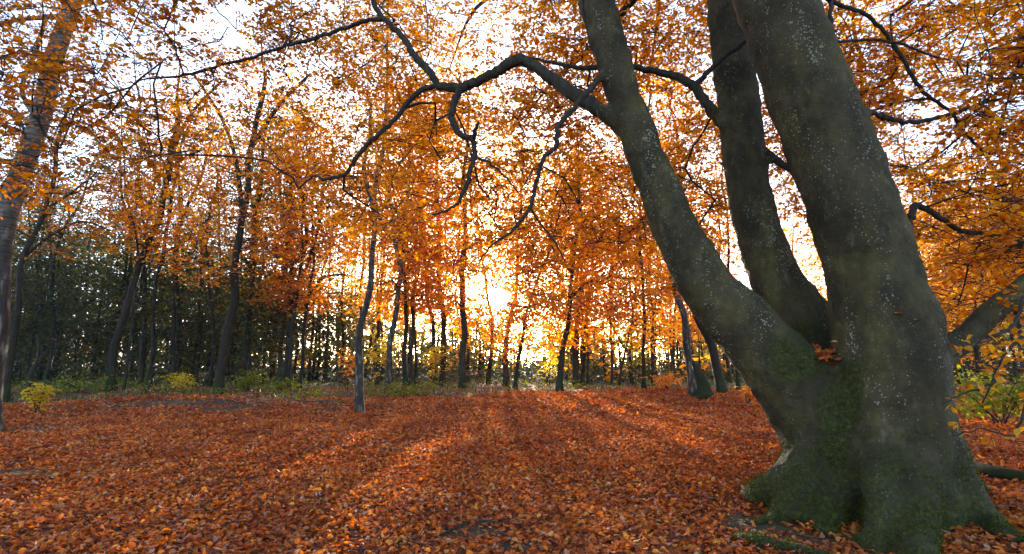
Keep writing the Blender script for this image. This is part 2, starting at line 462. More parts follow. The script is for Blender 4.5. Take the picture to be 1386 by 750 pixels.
# ------------------------------------------------------------------ the forest floor
BARE = []                                       # earth that shows through the litter: (x, y, rx, ry, strength)
def bare(px, py, wx, wy, s=1.0):
    g = G(px, py); g2 = G(px, py + wy); d = np.linalg.norm(g[:2])
    BARE.append((g[0], g[1], wx * g[1] / F_PX, max(.06, abs(g[1] - g2[1])), s))
bare(640, 722, 46, 12, .9); bare(700, 742, 30, 8, .8); bare(1020, 712, 55, 16, 1); bare(1110, 735, 50, 12, .8)
bare(25, 640, 45, 8, 1); bare(60, 580, 60, 5, .9); bare(120, 590, 40, 3, .6); bare(290, 556, 40, 3, 1); bare(345, 552, 35, 2.5, 1); bare(420, 543, 60, 3, 1); bare(250, 545, 70, 4, 1)
bare(520, 548, 30, 3, .8); bare(180, 550, 60, 4, .9); bare(586, 548, 10, 2, 1); bare(1345, 645, 50, 8, .9); bare(440, 556, 25, 3, .9)

def litter_amount(x, y):
    edge = 23.5 + 1.5 * np.sin(x * .37) + .9 * np.sin(x * 1.1 + 1) - 5.5 / (1 + np.exp((x + 6.5) * .9)) + np.clip(x - 6, 0, 30) * .8
    a = np.clip((edge - y) / 2.2, 0.10, 1)
    for bx, by, rx, ry, s in BARE:
        a = a * (1 - s * .93 * np.exp(-(((x - bx) / rx) ** 2 + ((y - by) / ry) ** 2) ** 2))
    return a

def axis(lo, hi, fine_lo, fine_hi, st):
    a = list(np.arange(fine_lo, fine_hi + 1e-6, st))
    s = st; v = fine_hi
    while v < hi: s *= 1.35; v += s; a.append(min(v, hi))
    s = st; v = fine_lo
    while v > lo: s *= 1.35; v -= s; a.insert(0, max(v, lo))
    return np.array(a)
gx = axis(-1500, 1500, -26, 26, .22); gy = axis(-300, 2500, 1, 30, .22)
X, Yg = np.meshgrid(gx, gy)
Z = gz(X, Yg)
V = np.stack([X, Yg, Z], -1).reshape(-1, 3)
nx, ny = len(gx), len(gy)
i, j = np.meshgrid(np.arange(nx - 1), np.arange(ny - 1)); k = (j * nx + i).ravel()
gm = mesh_np("ground", V, np.stack([k, k + 1, k + 1 + nx, k + nx], -1), M['ground'])
gm.attributes.new("litter", 'FLOAT', 'POINT').data.foreach_set("value", litter_amount(V[:, 0], V[:, 1]).astype(np.float32))
ground = tag(obj("ground", gm), "forest floor of brown earth and moss under fallen leaves", None, None, "structure")

# carpet of fallen beech leaves
def litter_block(y0, y1, dens, hexa, lmin, lmax, xm=1.02):
    n = int(dens * ((y1 - y0) * (xm * (y0 + y1) + 5)))
    y = RNG.uniform(y0, y1, n * 2); x = RNG.uniform(-1, 1, n * 2) * (xm * y1 + 2.5)
    m = np.abs(x) < xm * y + 2.5; x, y = x[m][:n], y[m][:n]
    keep = RNG.random(len(x)) < litter_amount(x, y)
    x, y = x[keep], y[keep]; n = len(x)
    hum = .5 + .5 * np.sin(x * 7.1 + 3 * np.sin(y * 2.3)) * np.sin(y * 6.3 + 2 * np.sin(x * 1.9))
    pos = np.stack([x, y, gz(x, y) + .006 + (RNG.random(n) ** 1.6) * (.022 + .035 * hum)], -1)
    az = RNG.uniform(0, 2 * math.pi, n); tl = RNG.normal(0, .30, n)
    d = np.stack([np.cos(az), np.sin(az), tl], -1)
    nr = np.stack([RNG.normal(0, .38, n), RNG.normal(0, .38, n), np.ones(n)], -1)
    ln = RNG.uniform(lmin, lmax, n) * np.where(RNG.random(n) < .06, 1.3, 1)
    curl = RNG.normal(.8, 2.0, n); dr = RNG.normal(0, .22, n)
    return leaf_arrays(pos, d, nr, ln, curl, hexa, dr)
blocks = [litter_block(2.2, 8.5, 1150, True, .034, .064), litter_block(8.5, 14.0, 580, False, .05, .088), litter_block(14.0, 27.0, 250, False, .075, .12)]
Vs, Qs, off = [], [], 0
for v, q in blocks:
    Vs.append(v); Qs.append(q + off); off += len(v)
lit = obj("leaf_litter", mesh_np("leaf_litter", np.vstack(Vs), np.vstack(Qs), M['litter'], smooth=False))
tag(lit, "thick carpet of fallen orange brown beech leaves covering the clearing", "leaf litter", None, "stuff")

# the fallen leaves nearest the camera, one by one
def leaf_mesh(name, mat, curl, droop):
    n = 9; t = np.linspace(0, 1, n); w = .33 * np.sin(np.pi * np.clip(t, 0, 1) ** .85) * (1 - .15 * t)
    V = []; Q = []
    for side in (1, -1):
        b = len(V)
        for a, ww in zip(t, w):
            V.append((a, 0, -droop * a * a))
            V.append((a, side * ww, curl * ww - droop * a * a + .02 * math.sin(a * 25)))
        for k in range(n - 1):
            q = [b + 2 * k, b + 2 * k + 2, b + 2 * k + 3, b + 2 * k + 1]
            Q.append(q if side < 0 else q[::-1])
    b = len(V)
    V += [(-.22, .012, -.02), (-.22, -.012, -.02), (.02, -.012, 0.004), (.02, .012, 0.004)]
    Q.append([b, b + 1, b + 2, b + 3])
    return mesh_np(name, np.array(V), np.array(Q), mat)
LEAFS = [leaf_mesh("leaf", M['litter'], c, d) for c, d in ((.35, .12), (-.3, .2), (.6, -.15), (.15, .3), (-.5, -.1), (.8, .05))]
cnt = 0
while cnt < 300:
    py = 560 + 200 * random.random() ** .55; px = random.uniform(-20, 1400)
    if py < 655: continue
    g = G(px, py)
    if random.random() > litter_amount(np.array([g[0]]), np.array([g[1]]))[0]: continue
    if px > 1035 and abs(g[0] - 3.45) < 1.1 and abs(g[1] - 5.0) < 1.1: continue
    o = obj("leaf", LEAFS[cnt % 6], ground, (g[0], g[1], g[2] + random.uniform(.045, .075)))
    s = random.uniform(.042, .064); o.scale = (s, s * random.uniform(.9, 1.1), s)
    o.rotation_euler = (random.gauss(0, .35), random.gauss(0, .3), random.uniform(0, 6.283))
    cnt += 1

# ------------------------------------------------------------------ growing branches and foliage
def grow(nodes, targets, step, jit, up=.0):
    """connects every target to the nearest wood grown so far; nodes: list of [pos, parent, radius or None]"""
    pos = np.zeros((len(nodes) + 40 * len(targets) + 10, 3)); n = len(nodes)
    pos[:n] = [q[0] for q in nodes]
    dmin = np.array([np.min(np.linalg.norm(pos[:n] - t, axis=1)) for t in targets])
    for ti in np.argsort(dmin):
        t = targets[ti]; dv = pos[:n] - t
        cost = np.linalg.norm(dv, axis=1) + up * np.maximum(dv[:, 2], 0)
        k = int(np.argmin(cost)); a = pos[k].copy(); L_ = np.linalg.norm(t - a)
        m = max(1, min(38, int(L_ / step))); par = k
        bend = RNG.normal(0, jit * L_, 3) + np.array([0, 0, .12 * L_])
        for s in range(1, m + 1):
            f = s / m
            p = a + (t - a) * f + bend * math.sin(math.pi * f) + (RNG.normal(0, jit * step, 3) if s < m else 0)
            if n >= len(pos): break
            pos[n] = p; nodes.append([p, par, None]); par = n; n += 1
    return nodes

def branch_tubes(tb, nodes, tip_r=.006, expo=.45, rmax=.12):
    n = len(nodes); kids = [[] for _ in range(n)]; tips = np.zeros(n)
    for i_, q in enumerate(nodes):
        if q[1] is not None and q[1] >= 0: kids[q[1]].append(i_)
    for i_ in range(n - 1, -1, -1):
        if not kids[i_]: tips[i_] = max(tips[i_], 1)
        p = nodes[i_][1]
        if p is not None and p >= 0: tips[p] += max(tips[i_], 1)
    rad = np.minimum(tip_r * np.maximum(tips, 1) ** expo, rmax)
    for i_, q in enumerate(nodes):
        if q[2] is not None: rad[i_] = q[2]
    started = set()
    for i_ in range(n):
        if nodes[i_][2] is not None or i_ in started: continue
        p = nodes[i_][1]; ch = []
        rr = []
        if p is not None and p >= 0:
            ch.append(nodes[p][0]); rr.append(min(rad[i_] * 1.25, rad[p]))
        cur = i_
        while True:
            started.add(cur); ch.append(nodes[cur][0]); rr.append(rad[cur])
            nk = [c for c in kids[cur] if c not in started and nodes[c][2] is None]
            if not nk: break
            cur = max(nk, key=lambda c: tips[c])
        if len(ch) < 2: continue
        rr[-1] *= .5
        tb.add(np.array(ch), np.array(rr), 6 if max(rr) > .03 else (4 if max(rr) > .012 else 3), cap=False)

def sprays(centres, ntw, nlf, tw_len, lf_len, flat=.35, droop=.25, hexa=False, twigs=None, sp=.35, outward=None, clean=True):
    """flat leafy sprays: twigs fanning out of every centre with leaves set alternately along them"""
    c = np.repeat(centres, ntw, 0); K = len(c)
    az = RNG.uniform(0, 2 * math.pi, K)
    if outward is not None:
        o = np.repeat(outward, ntw, 0); az = np.arctan2(o[:, 1], o[:, 0]) + RNG.normal(0, .9, K)
    d = np.stack([np.cos(az), np.sin(az), RNG.normal(-droop * .5, flat, K)], -1); d = unit(d)
    ln = tw_len * RNG.uniform(.55, 1.25, K)
    st = c + RNG.normal(0, sp * tw_len, (K, 3)) * np.array([1, 1, .6])
    if twigs is not None:
        for kx in range(K):
            e = st[kx] + d[kx] * ln[kx]; mid = (c[kx] * .3 + st[kx] * .7); 
            twigs.add(np.array([c[kx], mid, e - np.array([0, 0, droop * ln[kx] * .5])]), np.array([.006, .0045, .002]), 3, cap=False)
    s = (np.arange(nlf) + .5) / nlf
    s = s[None] + RNG.normal(0, .06, (K, nlf))
    pos = st[:, None] + d[:, None] * (ln[:, None] * s)[..., None]
    pos[..., 2] -= droop * .5 * ln[:, None] * s ** 2
    side = np.cross(d, np.array([0, 0, 1.])); side = unit(side)
    sg = np.where((np.arange(nlf) % 2) == 0, 1, -1)
    ld = d[:, None] * .7 + side[:, None] * (sg[None] * RNG.uniform(.5, 1.1, (K, nlf)))[..., None] + RNG.normal(0, .18, (K, nlf, 3))
    ld[..., 2] -= RNG.uniform(0, .5, (K, nlf))
    nr = np.array([0, 0, 1.]) + RNG.normal(0, .42, (K, nlf, 3))
    pos = pos.reshape(-1, 3); ld = ld.reshape(-1, 3); nr = nr.reshape(-1, 3)
    l = lf_len * RNG.uniform(.65, 1.2, len(pos))
    if not clean: return leaf_arrays(pos, ld, nr, l, RNG.normal(1, .8, len(pos)), hexa)
    m = keep_mask(pos)
    qx_, qy_ = project(pos)
    cl_ = np.interp(qy_, [-200, 0, 160, 380, 520, 700], [770, 790, 830, 910, 1020, 1060]); cr_ = np.interp(qy_, [-200, 0, 150, 375, 600], [1060, 1110, 1170, 1255, 1290])
    m &= ~((qx_ > cl_ - 8) & (qx_ < cr_) & (pos[:, 1] < 5.9) & (RNG.random(len(pos)) > .02))
    return leaf_arrays(pos[m], ld[m], nr[m], l[m], RNG.normal(1, .8, m.sum()), hexa)

def clump_noise(p, s, seed=0.0):
    x, y, z = p[:, 0] / s + seed, p[:, 1] / s + seed * 1.7, p[:, 2] / s
    return (np.sin(x * 1.1 + 1.7 * np.sin(y * .8 + z)) + np.sin(y * 1.3 + 1.5 * np.sin(z * 1.1 - x)) + np.sin(z * 1.7 + 1.3 * np.sin(x * .9 + y * .7))) / 3

# ------------------------------------------------------------------ the great beech
BO = np.array([3.45, 5.05, 0.0]); BO[2] = float(gz(BO[0], BO[1])) - .02
beech = thing("beech_tree", BO, "huge mossy beech with three thick leaning stems in the right foreground", "tree")
BY_L, BY_M, BY_R = 5.1, 5.75, 4.75
def stem(spec):
    pts, rad = [], []
    for px, py, Y, hw in spec:
        p, r = PR(px, py, Y, hw * .94); pts.append(p); rad.append(r)
    return smooth_path(pts, rad, 6)
LST = stem([(1152, 730, 5.0, 72), (1140, 655, 5.0, 70), (1118, 590, 5.0, 62), (1078, 525, 5.02, 56), (1020, 455, 5.06, 47), (948, 375, 5.1, 37), (892, 255, 5.12, 29), (848, 140, 5.15, 25), (812, 20, 5.2, 26), (780, -110, 5.3, 26), (745, -300, 5.4, 24), (720, -520, 5.5, 18)])
MST = stem([(1150, 690, 5.3, 70), (1138, 590, 5.45, 62), (1122, 500, 5.6, 52), (1085, 432, 5.7, 41), (1046, 370, 5.75, 34), (1014, 262, 5.75, 30), (1002, 165, 5.75, 29), (985, 10, 5.8, 28), (975, -120, 5.85, 27), (972, -320, 5.9, 23), (985, -560, 6.0, 15)])
RST = stem([(1226, 745, 4.75, 78), (1218, 660, 4.75, 76), (1208, 560, 4.75, 73), (1199, 460, 4.75, 70), (1181, 370, 4.75, 61), (1144, 255, 4.75, 58), (1102, 145, 4.75, 55), (1052, 10, 4.75, 51), (1000, -140, 4.8, 50), (955, -350, 4.9, 42), (930, -600, 5.0, 28)])
LIMB = stem([(1222, 500, 4.75, 40), (1268, 480, 4.78, 24), (1300, 462, 4.8, 17.5), (1340, 426, 4.8, 16), (1388, 386, 4.75, 15), (1470, 330, 4.7, 14), (1600, 255, 4.6, 14), (1760, 200, 4.5, 8)])
tb = Tubes()
for s in (LST, MST, RST): tb.add(s[0], s[1], 20, .03)
tb.add(LIMB[0], LIMB[1], 14, .05)
for cs in ([(866, 178, 5.17, 22), (842, 166, 5.14, 17), (816, 152, 5.12, 12.5), (800, 142, 5.15, 10.5)], [(1012, 196, 5.76, 20), (988, 174, 5.7, 13), (970, 158, 5.65, 9.5), (960, 146, 5.61, 8)],
           [(838, 84, 5.18, 14), (824, 94, 5.14, 7), (810, 107, 5.05, 5), (800, 118, 4.99, 4.2)], [(1000, 182, 5.75, 14), (1022, 197, 5.65, 9), (1042, 211, 5.58, 6.2), (1056, 220, 5.55, 5.4)],
           [(1150, 170, 4.78, 20), (1172, 152, 4.9, 8), (1195, 158, 5.15, 4.5)], [(1200, 372, 4.8, 20), (1220, 330, 4.95, 8), (1238, 282, 5.18, 5)]):
    c_ = stem(cs); tb.add(c_[0], c_[1], 12, .04)
def root(pts, rads):
    p, r = smooth_path(pts, rads, 6); tb.add(p, r, 12, .08)
def rp(px, py, dz): 
    g = G(px, py); return g + np.array([0, 0, dz])
inner_l = P(1125, 600, 5.0); inner_r = P(1215, 600, 4.8)
root([P(1105, 570, 5.0), P(1078, 622, 4.95), P(1045, 655, 4.95), rp(1016, 673, -.02), rp(985, 686, -.16)], [.19, .15, .12, .11, .05])      # left buttress
root([P(1112, 590, 4.95), P(1090, 645, 4.80), P(1072, 682, 4.7), rp(1058, 702, -.03), rp(1040, 720, -.2)], [.22, .19, .15, .12, .06])     # front left lobe
root([P(1140, 610, 4.85), P(1128, 665, 4.72), rp(1118, 712, -.02), rp(1105, 730, -.2)], [.22, .18, .13, .05])
root([P(1195, 620, 4.5), P(1196, 680, 4.32), P(1190, 720, 4.2), rp(1184, 748, -.03), rp(1172, 785, -.2)], [.20, .15, .11, .10, .05])         # front roots
root([P(1225, 610, 4.5), P(1240, 680, 4.28), P(1240, 725, 4.12), rp(1246, 765, -.03), rp(1255, 810, -.2)], [.22, .17, .13, .11, .05])
root([P(1262, 600, 4.6), P(1298, 660, 4.5), P(1328, 698, 4.45), rp(1362, 728, -.02), rp(1420, 752, -.16)], [.20, .16, .12, .10, .05])       # right root
root([P(1262, 590, 4.85), P(1290, 640, 5.0), rp(1320, 668, .02), rp(1360, 676, -.12)], [.2, .15, .11, .05])
root([P(1180, 640, 5.3), (3.5, 5.9, .25), (3.6, 6.4, .02), (3.7, 6.9, -.2)], [.35, .25, .15, .05])
root([P(1085, 672, 4.75), rp(1090, 706, .01), rp(1112, 722, .015), rp(1150, 732, .0), rp(1196, 742, .01), rp(1240, 750, -.05)], [.10, .06, .055, .05, .055, .05])   # surface roots
root([rp(972, 722, -.06), rp(1000, 731, .0), rp(1030, 741, .02), rp(1062, 744, .0), rp(1100, 756, .02), rp(1160, 768, -.04)], [.03, .05, .06, .055, .06, .05])
root([rp(990, 702, -.06), rp(1015, 709, .0), rp(1040, 708, .01), rp(1068, 698, .0)], [.02, .035, .04, .05])
tmp = bpy.data.objects.new("tmp", tb.mesh("tmp", M['beech'])); COL.objects.link(tmp)
md = tmp.modifiers.new("r", 'REMESH'); md.mode = 'VOXEL'; md.voxel_size = .035; md.use_smooth_shade = True
sm = tmp.modifiers.new("s", 'SMOOTH'); sm.factor = .5; sm.iterations = 3
dg = bpy.context.evaluated_depsgraph_get()
bm_ = bpy.data.meshes.new_from_object(tmp.evaluated_get(dg))
bpy.data.objects.remove(tmp)
n = len(bm_.vertices); co = np.empty(n * 3, np.float32); bm_.vertices.foreach_get("co", co); co = co.reshape(-1, 3)
no = np.empty(n * 3, np.float32); bm_.vertices.foreach_get("normal", no); no = no.reshape(-1, 3)
ang = np.arctan2(co[:, 1] - BO[1], co[:, 0] - BO[0]); hh = co[:, 2] - BO[2]
disp = .012 * clump_noise(co, .16) + .010 * clump_noise(co, .07, 3.1) + .006 * clump_noise(co, .035, 5.2)
disp += .035 * np.exp(-np.clip(hh, 0, 9) / .55) * np.sin(ang * 11 + 1.5 * np.sin(hh * 3)) * np.clip(hh + .1, 0, 1)
disp += .0015 * np.sin(hh * 31 + 7 * clump_noise(co, .3)) * (clump_noise(co, .5, 9) > 0)                    # faint growth wrinkles
co2 = co + no * disp[:, None]
qx, qy = project(co)
mossv = .62 * np.clip(1.0 - hh / .95, 0, 1) ** .7
mossv = np.maximum(mossv, .85 * np.exp(-(((qx - 1075) / 42) ** 2 + ((qy - 490) / 36) ** 2)))        # moss on the inner side of the left stem
mossv = np.maximum(mossv, .8 * np.exp(-(((qx - 1152) / 17) ** 2 + ((qy - 530) / 60) ** 2)))
mossv = np.maximum(mossv, 1.05 * np.exp(-(((qx - 1130) / 24) ** 2 + ((qy - 580) / 75) ** 2)))
mossv = np.maximum(mossv, .7 * np.exp(-(((qx - 1095) / 30) ** 2 + ((qy - 450) / 20) ** 2)))
mossv = np.maximum(mossv, .95 * np.exp(-(((qx - 1030) / 34) ** 2 + ((qy - 655) / 30) ** 2)))        # green left root
bm_.vertices.foreach_set("co", (co2 - BO).astype(np.float32).ravel())
bm_.attributes.new("moss", 'FLOAT', 'POINT').data.foreach_set("value", mossv.astype(np.float32))
bm_.update()
bm_.polygons.foreach_set("use_smooth", np.ones(len(bm_.polygons), dtype=bool))
bm_.materials.clear(); bm_.materials.append(M['beech']); bm_.name = "trunk"
trunk = obj("trunk", bm_, beech)
trunk["label"] = "three smooth grey stems with lichen specks rising from a mossy flared foot"

# raised moss: short blades where the moss is thickest
w_ = np.clip((mossv + .45 * clump_noise(co, .11, 2.0) - .35) * 1.6, 0, 1) * (co[:, 1] < 5.6) * (hh > -.05) * (hh < 2.2)
ix = RNG.choice(n, 34000, p=w_ / w_.sum())
mp_ = co2[ix] - BO + RNG.normal(0, .013, (len(ix), 3)); mp_ -= no[ix] * .004
md_ = unit(no[ix] + RNG.normal(0, .55, (len(ix), 3))); ms_ = unit(np.cross(md_, RNG.normal(0, 1, (len(ix), 3)))); ml = RNG.uniform(.010, .026, len(ix))
MT = np.array([[0, -.14], [0, .14], [.6, .12], [1, 0]])
mv_ = mp_[:, None] + ml[:, None, None] * (MT[None, :, 0, None] * md_[:, None] + MT[None, :, 1, None] * ms_[:, None])
M['moss'] = leaf_mat("moss_blade", [(0, (.022, .028, .004)), (.6, (.070, .078, .010)), (1, (.15, .15, .02))], .3, .004)
obj("moss", mesh_np("moss", mv_.reshape(-1, 3), np.arange(len(ix) * 4).reshape(-1, 4), M['moss'], False), beech)["kind"] = "stuff"

# boughs traced from the photograph, each with its own depth
NODES = []
def bough(spec, name="branch", sides=8, leafy=True, parent=beech):
    p, r = stem(spec); t2 = Tubes(); 
    p = p + RNG.normal(0, .006, p.shape)
    t2.add(p, r, sides, .10)
    o = obj(name, t2.mesh(name, M['twig'] if r.max() < .05 else M['bark_grey'], BO), parent)
    base = len(NODES)
    for k, (a, b) in enumerate(zip(p, r)):
        NODES.append([a, base + k - 1 if k else -1, float(b)])
    return o
bough([(812, 150, 5.12, 11), (790, 136, 5.2, 10.2), (760, 116, 5.3, 9.5), (735, 98, 5.4, 8.5), (712, 83, 5.5, 8.5), (696, 83, 5.5, 8), (680, 92, 5.55, 7.5), (655, 106, 5.6, 7), (635, 115, 5.7, 7), (616, 119, 5.7, 7), (592, 114, 5.8, 5.5), (582, 98, 5.8, 5.2), (562, 76, 5.9, 5), (542, 47, 6.0, 4.5), (520, 26, 6.1, 4), (506, 2, 6.2, 3.5), (490, -60, 6.3, 3), (470, -140, 6.4, 2)])
bough([(520, 26, 6.1, 3), (490, 30, 6.2, 3), (455, 42, 6.3, 2.8), (425, 52, 6.4, 2.6), (395, 60, 6.4, 2.4), (350, 75, 6.5, 2.2), (300, 88, 6.6, 2), (250, 102, 6.7, 1.8), (190, 108, 6.8, 1.2)])
bough([(592, 114, 5.8, 4), (562, 128, 5.9, 3.8), (538, 158, 6.0, 3.4), (515, 180, 6.0, 3.4), (497, 195, 6.1, 3.2), (480, 217, 6.1, 3), (466, 236, 6.2, 2.6), (440, 243, 6.2, 2.2), (425, 238, 6.3, 1.6), (405, 255, 6.4, 1.2)])
bough([(622, 118, 5.7, 6), (613, 146, 5.7, 5.2), (612, 162, 5.7, 4.8), (624, 183, 5.7, 4.5), (638, 187, 5.7, 4.2), (643, 205, 5.75, 4), (638, 228, 5.75, 3.6), (630, 255, 5.8, 3.2), (621, 272, 5.8, 2.4), (606, 285, 5.9, 1.8), (585, 290, 6, 1.2)])
bough([(640, 190, 5.72, 3.2), (644, 178, 5.6, 3), (647, 166, 5.5, 2.2)])
bough([(645, 212, 5.75, 1.8), (670, 226, 5.75, 1.6), (690, 246, 5.8, 1.2), (702, 262, 5.8, .8)])
bough([(804, 114, 5.0, 4.3), (776, 147, 4.9, 3.8), (758, 168, 4.9, 3.8), (752, 198, 4.9, 3.6), (738, 212, 4.9, 3.4), (728, 238, 4.95, 3.1), (722, 262, 5, 3), (715, 284, 5, 2.7), (694, 312, 5.05, 2.2), (668, 330, 5.1, 1.6), (650, 350, 5.1, 1)])
bough([(720, 270, 5, 2), (722, 290, 5.05, 1.7), (745, 320, 5.1, 1.4), (765, 352, 5.2, .9)])
bough([(966, 153, 5.63, 8.4), (958, 143, 5.6, 7.5), (938, 116, 5.6, 7), (915, 104, 5.6, 5.5), (892, 98, 5.6, 5), (864, 92, 5.6, 4.5), (835, 84, 5.7, 4), (790, 92, 5.8, 3.2), (745, 84, 5.9, 2.4), (715, 78, 6, 1.6)])
bough([(940, 116, 5.6, 4.5), (958, 98, 5.5, 4), (975, 82, 5.4, 3.5), (1004, 60, 5.3, 3), (1030, 40, 5.3, 2)])
bough([(1034, 205, 5.6, 6.4), (1052, 218, 5.55, 5.5), (1072, 230, 5.5, 5), (1100, 236, 5.6, 4)])
bough([(1085, -40, 4.85, 6), (1125, 2, 5.1, 3.4), (1170, 18, 5.3, 3.0), (1200, 48, 5.4, 2.8), (1226, 88, 5.5, 2.7), (1250, 124, 5.6, 2.6), (1285, 150, 5.7, 2.4), (1305, 178, 5.8, 2), (1330, 205, 5.9, 1.8)])
bough([(1125, 2, 5.1, 3), (1124, 30, 5.0, 2.6), (1126, 55, 5.0, 2.2), (1170, 54, 5.1, 2), (1215, 58, 5.2, 1.8), (1270, 78, 5.3, 1.4), (1320, 82, 5.4, 1)])
bough([(1232, 296, 5.1, 5.4), (1240, 278, 5.2, 4.6), (1275, 296, 5.4, 4), (1300, 312, 5.6, 3.6), (1340, 318, 5.7, 3), (1390, 330, 5.8, 2.4)])
bough([(1190, 156, 5.1, 4.6), (1204, 160, 5.2, 3.8), (1235, 166, 5.4, 3.2), (1275, 158, 5.6, 3), (1330, 140, 5.8, 2.6), (1400, 120, 6, 2)])
# high boughs that leave the frame and carry the roof of leaves
for sp in ([LST[0][-8], (-.4, 6.6, 7.0), (-2.4, 7.6, 8.2), (-4.6, 8.6, 9.0), (-6.6, 9.4, 9.2)],
           [LST[0][-4], (.1, 8.0, 8.2), (-.9, 10.4, 8.8), (-1.6, 12.5, 8.8)],
           [LST[0][-12], (-.4, 5.4, 6.4), (-2.4, 5.8, 7.2), (-5.0, 6.4, 7.6), (-7.2, 7.0, 7.6)],
           [MST[0][-6], (2.6, 8.2, 8.2), (3.2, 10.6, 8.8), (3.6, 13.2, 8.6)],
           [MST[0][-12], (1.4, 7.6, 6.4), (.9, 9.6, 6.9), (.2, 11.5, 6.9)],
           [RST[0][-10], (4.2, 5.6, 7.4), (6.2, 6.6, 8.4), (8.4, 7.8, 9.2), (10.4, 9.0, 9.4)],
           [LST[0][-4], (.6, 3.4, 7.0), (-.6, 1.2, 7.6), (-1.8, -1.4, 7.8), (-3.2, -4.2, 7.4)],
           [RST[0][-8], (3.0, 2.8, 7.0), (3.6, .4, 7.6), (4.2, -2.2, 7.6), (4.6, -4.6, 7.2)],
           [RST[0][-14], (4.0, 5.4, 6.6), (5.8, 6.0, 7.2), (7.6, 6.8, 7.4), (9.4, 7.6, 7.4)]):
    p, r = smooth_path(sp, np.linspace(.075, .016, len(sp)), 6); t2 = Tubes(); t2.add(p, r, 8, .1)
    obj("branch", t2.mesh("branch", M['bark_grey'], BO), beech)
    b0 = len(NODES)
    for k, (a, b) in enumerate(zip(p, r)): NODES.append([a, b0 + k - 1 if k else -1, float(b)])
for s in (LIMB,):
    b0 = len(NODES)
    for k, (a, b) in enumerate(zip(*s)): NODES.append([a, b0 + k - 1 if k else -1, float(b)])

# leaf clusters: spread through a deep roof of foliage over the clearing
LOW = np.array([(-400, 260), (0, 250), (150, 235), (300, 250), (420, 265), (520, 330), (620, 385), (720, 425), (800, 450), (880, 440), (950, 350), (1010, 260), (1120, 330), (1250, 420), (1320, 400), (1386, 410), (1800, 450)], float)
def beech_targets(n):
    out = []
    while len(out) < n:
        px = RNG.uniform(-160, 1560); py = RNG.uniform(-240, 430)
        Y = 4.6 + 8.5 * RNG.random() ** 1.25
        lim = np.interp(px, LOW[:, 0], LOW[:, 1]) + RNG.normal(0, 12)
        if py > lim: continue
        p = P(px, py, Y)
        if p[2] < 1.7 or p[2] > 9.5: continue
        if 740 < px < 1300 and Y < 6.4: continue
        if 240 < px <= 740 and py < 345 and Y < 6.7: continue
        cn = clump_noise(p[None], .75)[0] + .25 * RNG.normal()
        dens = .48 if px < 330 else (.7 if px < 450 else 1.0)
        if 330 < py and 560 < px < 960 and Y < 8.5: continue
        if cn < -.02 + (.14 if px < 450 else 0) + (.16 if px > 1150 and py < 330 else 0): continue
        if px > 1260 and 120 < py < 270 and RNG.random() < .45: continue
        if RNG.random() > dens * (1 - .45 * max(0, (py - lim + 140) / 140)): continue
        if px < 330 and py > 120 and RNG.random() < .35: continue
        out.append(p)
    return np.array(out)
TG = beech_targets(3600)
n = 480                                        # the roof of leaves goes on over and behind the viewer
OV = np.stack([RNG.uniform(-7, 8, n), RNG.uniform(-6, 4.4, n), RNG.uniform(4.6, 8.6, n)], -1)
OV = OV[clump_noise(OV, .9) > -.15]
TG = np.vstack([TG, OV])
m = keep_mask(TG); TG = TG[m]
grow(NODES, TG, .22, .10)
tw = Tubes(); branch_tubes(tw, NODES, .0045, .42, .04)
tpx = project(TG)[0]
near = (TG[:, 1] < 7.5) & (TG[:, 1] > 3); rusty = tpx < 400
parts = {}
for msk, hx in ((near & ~rusty, True), (~near & ~rusty, False), (near & rusty, True), (~near & rusty, False)):
    vv, qq = sprays(TG[msk], 4, 9, .42, .072 if hx else .080, flat=.30, droop=.3, hexa=hx, twigs=tw, sp=.5)
    parts.setdefault('rust' if (msk & rusty).any() else 'orange', []).append((vv, qq))
obj("branchlets", tw.mesh("branchlets", M['twig'], BO), beech)["kind"] = "stuff"
for key, lab in (('orange', "glowing roof of orange autumn leaves"), ('rust', "rusty leaves on the far left reach of the boughs")):
    A, B = parts[key]
    cr = obj("crown", mesh_np("crown", np.vstack([A[0], B[0]]) - BO, np.vstack([A[1], B[1] + len(A[0])]), M[key], smooth=False), beech)
    cr["kind"] = "stuff"; cr["label"] = lab

# the low spray of big yellow leaves beside the right limb: leaf by leaf
LY = [leaf_mesh("leaf_yellow", M['amber'], c, d) for c, d in ((.25, .15), (-.2, .25), (.4, .3))]
for spec in ([(1386, 400, 4.1, 3), (1372, 440, 4.05, 2.4), (1345, 455, 4.0, 2), (1310, 470, 4.0, 1.4), (1290, 482, 4.0, 1)],
             [(1400, 470, 4.1, 2.6), (1376, 500, 4.05, 2), (1340, 520, 4.0, 1.6), (1300, 535, 4.0, 1.2), (1278, 545, 4.0, .8)],
             [(1400, 520, 4.3, 2.4), (1384, 560, 4.25, 2), (1372, 590, 4.2, 1.6), (1330, 580, 4.2, 1.2), (1290, 590, 4.2, .8)],
             [(1400, 440, 4.6, 2.4), (1370, 470, 4.5, 2), (1350, 500, 4.5, 1.5), (1330, 545, 4.5, 1)]):
    br = bough(spec, "branch", 6)
    p, r = stem(spec)
    for k in range(26):
        a = p[random.randrange(2, len(p))] + RNG.normal(0, .05, 3)
        if project(a[None])[0][0] < 1284: continue
        o = obj("leaf", LY[k % 3], br, a - BO)
        s = random.uniform(.055, .085); o.scale = (s, s, s)
        o.rotation_euler = (random.gauss(0, .6), random.gauss(.35, .5), random.uniform(0, 6.28))

